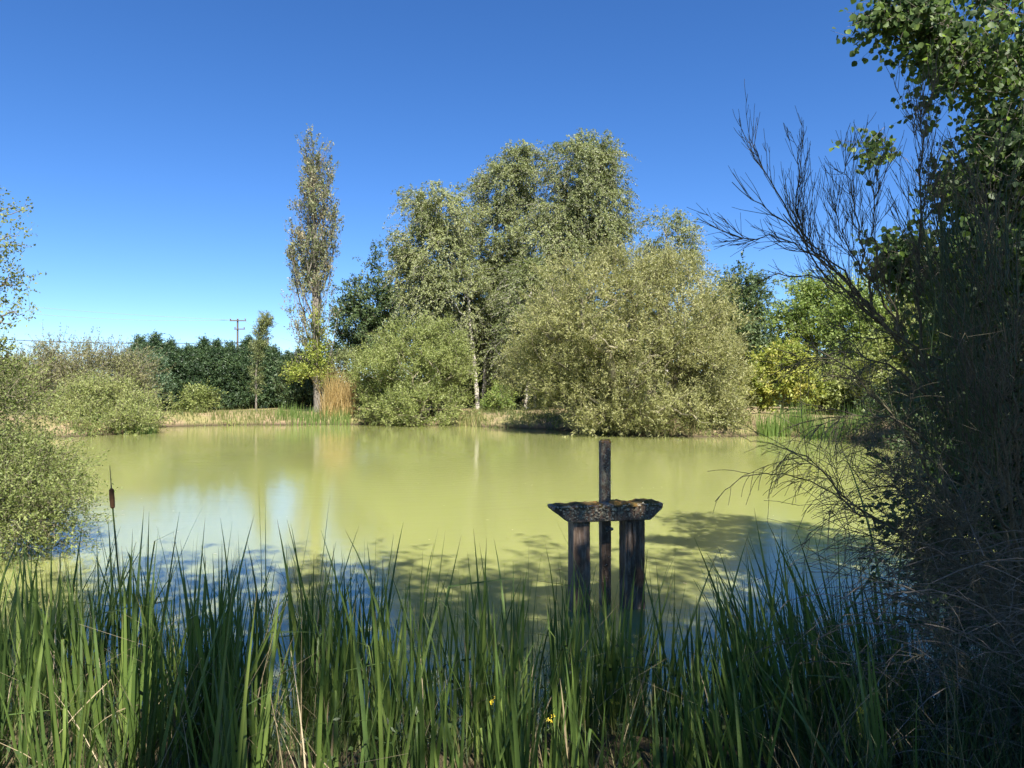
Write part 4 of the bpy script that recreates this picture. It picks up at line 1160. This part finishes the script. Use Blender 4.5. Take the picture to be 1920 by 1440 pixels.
# ------------------------------------------------------------------ near right aspen
def aspen():
    rng = np.random.default_rng(601)
    YA = 5.8
    base = np.array([4.5, 6.3, gz(4.5, 6.3)])
    root = empty('aspen_tree', base, 'round-leaved aspen overhanging the upper right corner', 'aspen tree')
    L = [lobe(1900, 90, 170, 70, YA, .7), lobe(1720, 40, 90, 34, YA, .2), lobe(1660, 30, 40, 22, YA, .1), lobe(1760, 90, 50, 24, YA, .2), lobe(1830, 120, 80, 60, YA, .5), lobe(1940, 260, 120, 120, YA, .8), lobe(1790, 150, 45, 30, YA, .3),
         lobe(1880, 340, 90, 70, YA, .6), lobe(1930, 480, 110, 120, YA, .8), lobe(1860, 430, 90, 60, YA, .6), lobe(1790, 500, 110, 40, YA, .6), lobe(1700, 480, 50, 30, YA, .4), lobe(1670, 268, 22, 10, YA, .1),
         lobe(2060, 200, 200, 260, YA + .5, 1.2), lobe(1860, 600, 130, 80, YA, .7), lobe(2050, 560, 160, 160, YA + .4, 1.2), lobe(1980, -120, 220, 120, YA + .3, 1.2)]
    C, out, r = sample_lobes(rng, L + L[1:4] * 2 + [L[7]] * 2 + L[10:13] * 2, 760, 0.1)
    C = C - base
    N, par = skeleton(rng, np.array([0, 0, -.2]), [(0.1, 0, 1.6), (0.0, -.2, 3.2), (-.2, -.3, 4.6)], C, 0.3, 4, 0.04)
    link('trunk', skeleton_mesh('aspen_trunk', N, par, 0.10, rmin=0.0025, power=0.62), M['bark_grey'], root)
    m = 9; j = 5
    c = np.repeat(np.arange(len(C)), m * j)
    n = len(c)
    Tw = C[np.repeat(np.arange(len(C)), m)] + rng.normal(size=(len(C) * m, 3)) * 0.04
    Td = nrm(rng.normal(size=Tw.shape) + np.array([-0.5, -0.1, -0.15])) * rng.uniform(0.12, 0.34, len(Tw))[:, None]
    gtw = Geo(); tube_edges(gtw, Tw, Tw + Td, Td, Td, np.full(len(Tw), .0022), np.full(len(Tw), .0008), 3)
    link('twigs', gtw.mesh('aspen_twigs'), M['bark_grey'], root)['kind'] = 'stuff'
    tt = np.tile(np.linspace(0.25, 1.0, j), len(Tw))[:, None]
    P = np.repeat(Tw, j, 0) + np.repeat(Td, j, 0) * tt + rng.normal(size=(n, 3)) * 0.008
    LD = nrm(rng.normal(size=(n, 3)) * 0.6 + np.array([-.1, 0, -0.8])); LN = nrm(rng.normal(size=(n, 3)) + np.array([0, -.3, .5]))
    tcl = rng.normal(size=len(C)) * 0.15
    Ll = 0.052 * rng.uniform(0.7, 1.15, n)
    T = np.clip(0.4 + tcl[c] + rng.normal(size=n) * 0.25, 0, 1)
    # the leaves that show largest become parts of their own
    Wp = P + base
    pxx = 960 + Wp[:, 0] * F / Wp[:, 1]; pyy = HOR - (Wp[:, 2] - CAM_H) * F / Wp[:, 1]
    vis = (pxx > 1600) & (pxx < 1915) & (pyy > 5) & (pyy < 560)
    near = np.where(vis)[0]
    near = near[np.argsort((Wp[near, 1]) + 0.004 * (pxx[near] - 1600))][:300]
    mask = np.ones(n, bool); mask[near] = False
    # round leaf mesh: eight-sided, folded
    def leaf_geo(geo, P, D, Nn, L, T):
        D = nrm(D); S = nrm(np.cross(D, Nn)); Nn = np.cross(S, D)
        prof = [(0, 0), (.18, .38), (.5, .50), (.82, .26), (1.0, 0), (.82, -.26), (.5, -.50), (.18, -.38)]
        V = np.stack([P + D * (L * a)[:, None] + S * (L * b)[:, None] + Nn * (L * abs(b) * .35)[:, None] for a, b in prof], 1)
        q = np.array([[0, 1, 2, 3], [0, 3, 4, 5], [0, 5, 6, 7]])
        Q = (q[None] + (np.arange(len(P)) * 8)[:, None, None]).reshape(-1, 4)
        geo.add(V.reshape(-1, 3), Q, np.repeat(T, 3))
    gl = Geo(); leaf_geo(gl, P[mask], LD[mask], LN[mask], Ll[mask], T[mask])
    o = link('foliage', gl.mesh('aspen_foliage'), M['aspen'], root); o['kind'] = 'stuff'
    kinds = []
    for t in (0.2, 0.45, 0.7, 0.95):
        g1 = Geo(); leaf_geo(g1, np.zeros((1, 3)), np.array([[0, 0, -1.0]]), np.array([[0, -1.0, .01]]), np.array([0.052]), np.array([t]))
        me = g1.mesh('aspen_leaf'); me.materials.append(M['aspen']); kinds.append(me)
    rr = random.Random(8)
    for i in near:
        o = bpy.data.objects.new('leaf', kinds[min(3, int(T[i] * 4))]); COL.objects.link(o); o.parent = root
        o.location = P[i]; o.rotation_euler = (rr.uniform(-1, 1), rr.uniform(-1, 1), rr.uniform(0, 6.28)); s = Ll[i] / 0.052; o.scale = (s, s, s)
aspen()

# ------------------------------------------------------------------ broom shrub at right
rb = np.random.default_rng(701)
def grow_twig(geo, p, d, L, r, steps, bend, jit=0.06, k=3):
    pts = [p]; ds = L / steps; dd = d
    for i in range(steps):
        dd = dd + bend * (1.0 / steps) + rb.normal(size=3) * jit
        dd = dd / np.linalg.norm(dd)
        pts.append(pts[-1] + dd * ds)
    pts = np.array(pts); rad = np.linspace(r, max(0.0009, r * 0.4), len(pts))
    tube_path(geo, pts, rad, k)
    return pts
def spray(geo, path, n, L, ang, bend, r, lvl, t0=0.3, lv_n=6, spread3=1.0, buds=None):
    path = np.asarray(path)
    seg = np.linalg.norm(np.diff(path, axis=0), axis=1); cum = np.concatenate([[0], np.cumsum(seg)])
    for _ in range(n):
        t = (t0 + (1 - t0) * rb.random()) * cum[-1]
        i = min(len(seg) - 1, int(np.searchsorted(cum, t) - 1)); i = max(i, 0)
        p = path[i] + (path[i + 1] - path[i]) * ((t - cum[i]) / max(seg[i], 1e-6))
        tg = (path[i + 1] - path[i]) / max(seg[i], 1e-6)
        rnd = rb.normal(size=3) * np.array([1, spread3, 1]); rnd -= tg * (rnd @ tg); rnd /= np.linalg.norm(rnd) + 1e-9
        a = ang * rb.uniform(0.5, 1.3)
        d = tg * math.cos(a) + rnd * math.sin(a)
        l = L * rb.uniform(0.45, 1.25)
        q = grow_twig(geo, p, d, l, r, 5, bend)
        if lvl > 1:
            spray(geo, q, max(2, int(lv_n * rb.uniform(.6, 1.3))), L * 0.5, min(ang, 0.42) if bend[2] > 0.15 else ang, bend * 0.6, r * 0.7, lvl - 1, 0.12, lv_n, spread3)

base = np.array([2.75, 3.9, gz(2.75, 3.9)])
broom = empty('broom_shrub', base, 'dark bare-twigged broom shrub filling the right edge in shade', 'broom shrub')
def resample(pts, n):
    pts = np.asarray(pts, float); s = np.concatenate([[0], np.cumsum(np.linalg.norm(np.diff(pts, axis=0), axis=1))])
    t = np.linspace(0, s[-1], n)
    P = np.stack([np.interp(t, s, pts[:, a]) for a in range(3)], 1)
    for _ in range(2): P[1:-1] = (P[:-2] + 2 * P[1:-1] + P[2:]) / 4
    return P
UP = np.array([0, 0, 1.0])
BR = [  # (pixel path, radii, sprays) as branches from the foot outwards
    ([(1905, 1250, 3.7), (1880, 950, 3.5), (1790, 780, 3.4), (1735, 690, 3.3), (1640, 590, 3.2), (1540, 490, 3.1), (1470, 400, 3.1)], 0.011, [(24, .25, 1.0, UP * 1.5, .0021, 2, .35, 5)]),
    ([(1735, 690, 3.3), (1722, 560, 3.3), (1728, 400, 3.3), (1732, 200, 3.3)], 0.008, [(34, .27, .6, UP * .8, .002, 2, .15, 6)]),
    ([(1640, 590, 3.2), (1580, 520, 3.2), (1500, 440, 3.15), (1440, 330, 3.1), (1408, 258, 3.1)], 0.006, [(12, .18, .6, UP * 1.2, .0018, 2, .2, 4)]),
    ([(1640, 590, 3.2), (1560, 480, 3.3), (1450, 400, 3.3), (1400, 375, 3.3), (1374, 340, 3.3)], 0.005, [(8, .2, .4, UP * .2, .002, 1, .3, 3)]),
    ([(1660, 600, 3.2), (1560, 500, 3.2), (1470, 445, 3.1), (1370, 440, 3.1)], 0.005, [(16, .2, .5, UP * .1, .002, 2, .3, 4)]),
    ([(1640, 590, 3.2), (1620, 480, 3.1), (1600, 380, 3.1), (1590, 300, 3.1)], 0.006, [(16, .19, .6, UP * 1.0, .0018, 2, .05, 5)]),
    ([(1700, 640, 3.2), (1600, 560, 3.2), (1510, 470, 3.3), (1490, 380, 3.3), (1500, 270, 3.3)], 0.006, [(16, .19, .6, UP * 1.0, .0018, 2, .2, 5)]),
    ([(1735, 690, 3.3), (1660, 560, 3.2), (1590, 470, 3.2), (1560, 380, 3.2)], 0.006, [(18, .2, .7, UP * 1.1, .0018, 2, .2, 5)]),
    ([(1700, 640, 3.2), (1650, 500, 3.2), (1640, 400, 3.2), (1650, 300, 3.2)], 0.005, [(16, .2, .6, UP * .9, .0018, 2, .2, 5)]),
    ([(1640, 590, 3.2), (1540, 520, 3.1), (1450, 510, 3.1), (1390, 545, 3.1)], 0.004, [(10, .14, .7, UP * .1, .0016, 1, .3, 3)]),
    ([(1880, 950, 3.5), (1850, 700, 3.3), (1860, 480, 3.2), (1850, 330, 3.2)], 0.014, [(26, .35, .55, UP * .3, .0026, 2, .2, 7)]),
    ([(1900, 1100, 3.6), (1800, 960, 3.2), (1700, 820, 3.0), (1620, 720, 2.95), (1540, 630, 2.9), (1500, 640, 2.9)], 0.010, [(32, .28, .7, UP * -.5, .0023, 2, .3, 6)]),
    ([(1860, 900, 3.4), (1760, 760, 3.2), (1660, 680, 3.1), (1570, 640, 3.1), (1510, 700, 3.1)], 0.008, [(24, .25, .8, UP * -.6, .002, 2, .3, 6)]),
    ([(1920, 1250, 3.5), (1800, 1060, 3.2), (1700, 1010, 3.0), (1600, 950, 2.9), (1540, 900, 2.85), (1490, 850, 2.85)], 0.010, [(36, .27, .8, UP * -.5, .0023, 2, .3, 6)]),
    ([(1620, 965, 2.95), (1540, 905, 2.9), (1440, 880, 2.9), (1380, 900, 2.9), (1340, 940, 2.9)], 0.003, [(7, .12, .7, UP * -1.2, .0014, 1, .2, 3)]),
    ([(1700, 1010, 3.0), (1600, 960, 2.95), (1530, 870, 2.95), (1480, 845, 2.95), (1462, 870, 2.95)], 0.005, [(14, .20, .8, UP * -1.3, .0016, 2, .3, 3)]),
    ([(1905, 1250, 3.7), (1850, 1100, 3.3), (1760, 1080, 3.1), (1660, 1000, 3.0), (1580, 990, 3.0)], 0.008, [(30, .25, .8, UP * -.8, .002, 2, .2, 6)]),
    ([(1910, 1300, 3.4), (1900, 1000, 3.0), (1880, 800, 2.9), (1800, 640, 2.9)], 0.014, [(40, .35, .8, UP * -.1, .0023, 2, .1, 7)]),
    ([(1900, 1350, 3.1), (1860, 1150, 2.8), (1780, 950, 2.7), (1700, 880, 2.7)], 0.010, [(40, .30, .9, UP * -.3, .0022, 2, .1, 7)]),
    ([(1930, 1100, 3.2), (1900, 800, 2.9), (1910, 560, 2.9)], 0.012, [(36, .32, .8, UP * .1, .0022, 2, .1, 7)]),
    ([(1900, 1000, 3.2), (1780, 860, 3.0), (1690, 790, 2.95), (1600, 770, 2.9), (1530, 800, 2.9)], 0.007, [(30, .24, .8, UP * -.6, .002, 2, .25, 6)]),
    ([(1890, 900, 3.6), (1800, 700, 3.5), (1700, 640, 3.4), (1600, 620, 3.4), (1540, 660, 3.4)], 0.007, [(30, .24, .8, UP * -.5, .002, 2, .25, 6)]),
    ([(1910, 1150, 3.0), (1800, 1000, 2.8), (1700, 930, 2.75), (1610, 900, 2.75)], 0.007, [(34, .24, .8, UP * -.5, .002, 2, .2, 6)]),
    ([(1910, 1250, 3.8), (1830, 1000, 3.8), (1740, 880, 3.8), (1650, 850, 3.8)], 0.008, [(34, .30, .8, UP * -.3, .002, 2, .2, 6)]),
    ([(1910, 1000, 3.3), (1840, 760, 3.2), (1790, 560, 3.2), (1760, 420, 3.2)], 0.009, [(36, .30, .5, UP * .3, .0024, 2, .2, 6)]),
    ([(1900, 1380, 2.9), (1800, 1250, 2.7), (1720, 1120, 2.7), (1640, 1080, 2.8)], 0.008, [(34, .28, .9, UP * -.4, .002, 2, .1, 6)]),
]
for bi, (path, r0, sprays) in enumerate(BR):
    P = resample([at(*p) for p in path], 16) - base
    P[1:-1] += rb.normal(size=(14, 3)) * 0.008
    gq = Geo(); tube_path(gq, P, np.linspace(r0, max(0.0015, r0 * 0.2), 16), 6)
    br = link('branch', gq.mesh('broom_branch', True), M['twig_broom'], broom)
    gt = Geo()
    for (n_, L_, an, bd, r_, lv, t0, ln) in sprays:
        spray(gt, P, int(n_ * (2.0 if bi < 11 else 1.5)), L_ * (0.9 if bi < 11 else 1), an, bd, r_ * .9, lv, t0, ln)
    link('twigs', gt.mesh('broom_twigs'), M['twig_broom'], br)['kind'] = 'stuff'
# a few living green shoots inside the shrub
gq = Geo()
for _ in range(240):
    p = at(rb.uniform(1740, 1910), rb.uniform(460, 900), rb.uniform(2.8, 3.1)) - base
    grow_twig(gq, p, nrm(np.array([rb.normal() * .25 - .15, rb.normal() * .2, 1.0])), rb.uniform(.15, .4), .003, 4, UP * .2, 0.03)
link('green_shoot', gq.mesh('green_shoots'), M['weeds'], broom)

# tangle of dead bramble canes under the broom
gq = Geo()
for _ in range(420):
    px = rb.uniform(1640, 1960); py = rb.uniform(1020, 1420); Y = rb.uniform(2.5, 3.6)
    p = at(px, py, Y); a = rb.random() * 6.28
    grow_twig(gq, p, nrm(np.array([math.cos(a), math.sin(a) * .5, rb.uniform(-.1, .9)])), rb.uniform(.2, .7), rb.uniform(.0012, .003), 7, np.array([0, 0, -1.2]), 0.12)
o = link('bramble_tangle', gq.mesh('bramble_tangle'), M['twig_dry']); tag(o, 'tangled dead canes in shade under the broom at lower right', 'brambles', kind='stuff')
# dark leafy mass behind the broom, close to the shore
bush('dark leafy bush behind the broom stems on near right shore', 0, 0, [], 0, 0, 0, 'oak', 0) if False else None
bx = np.array([4.3, 5.6, gz(4.3, 5.6)])
tree('alder_bush', 'dark leafy alder bush close behind the broom at right edge', 'bush', bx, [bx + np.array([0, 0, 1.5])],
     [lobe(1930, 760, 150, 190, 5.2, .6), lobe(1900, 980, 170, 130, 4.8, .6), lobe(2050, 900, 200, 300, 5.4, .8), lobe(1840, 720, 80, 90, 5.3, .4), lobe(1900, 1150, 130, 100, 4.5, .5)],
     330, 8, 10, 0.06, 0.042, M['oak'], M['bark'], 801, R0=0.05, tw_len=0.3, spread=0.12, up=0.1, tw_r=0.002, slope=0.2, tint0=0.5)

# ------------------------------------------------------------------ trees behind the photographer (they shade the shore)
def shade_tree(x, y, H, z0, Rr, K, seed, label, m=9, j=9):
    b = np.array([x, y, 0.45]); zc = (z0 + H) / 2; rz = (H - z0) / 2
    lb = [(np.array([x, y, zc]), np.array([Rr, Rr, rz])), (np.array([x + Rr * .45, y + .5, zc - rz * .2]), np.array([Rr * .7, Rr * .7, rz * .7])), (np.array([x - Rr * .45, y - .3, zc])+0, np.array([Rr * .7, Rr * .7, rz * .75]))]
    tree('oak_tree', label, 'oak tree', b, [(x, y, z0), (x + .1, y, H * .9)], lb, K, 12, 14, 0.11, 0.08, M['shade'], M['bark'], seed, R0=0.22, tw_len=0.8, spread=0.35, twigs=False)
shade_tree(-0.2, -0.6, 9.6, 7.4, 2.3, 80, 902, 'tall oak behind the photographer on the left, bare below')
shade_tree(3.0, -0.9, 9.8, 7.0, 2.5, 95, 903, 'tall oak straight behind the photographer')
shade_tree(4.8, -1.7, 9.0, 4.0, 2.6, 150, 904, 'leafy oak behind the photographer at far right')
shade_tree(2.8, -1.4, 6.4, 3.4, 1.9, 50, 905, 'low leafy oak behind the photographer')
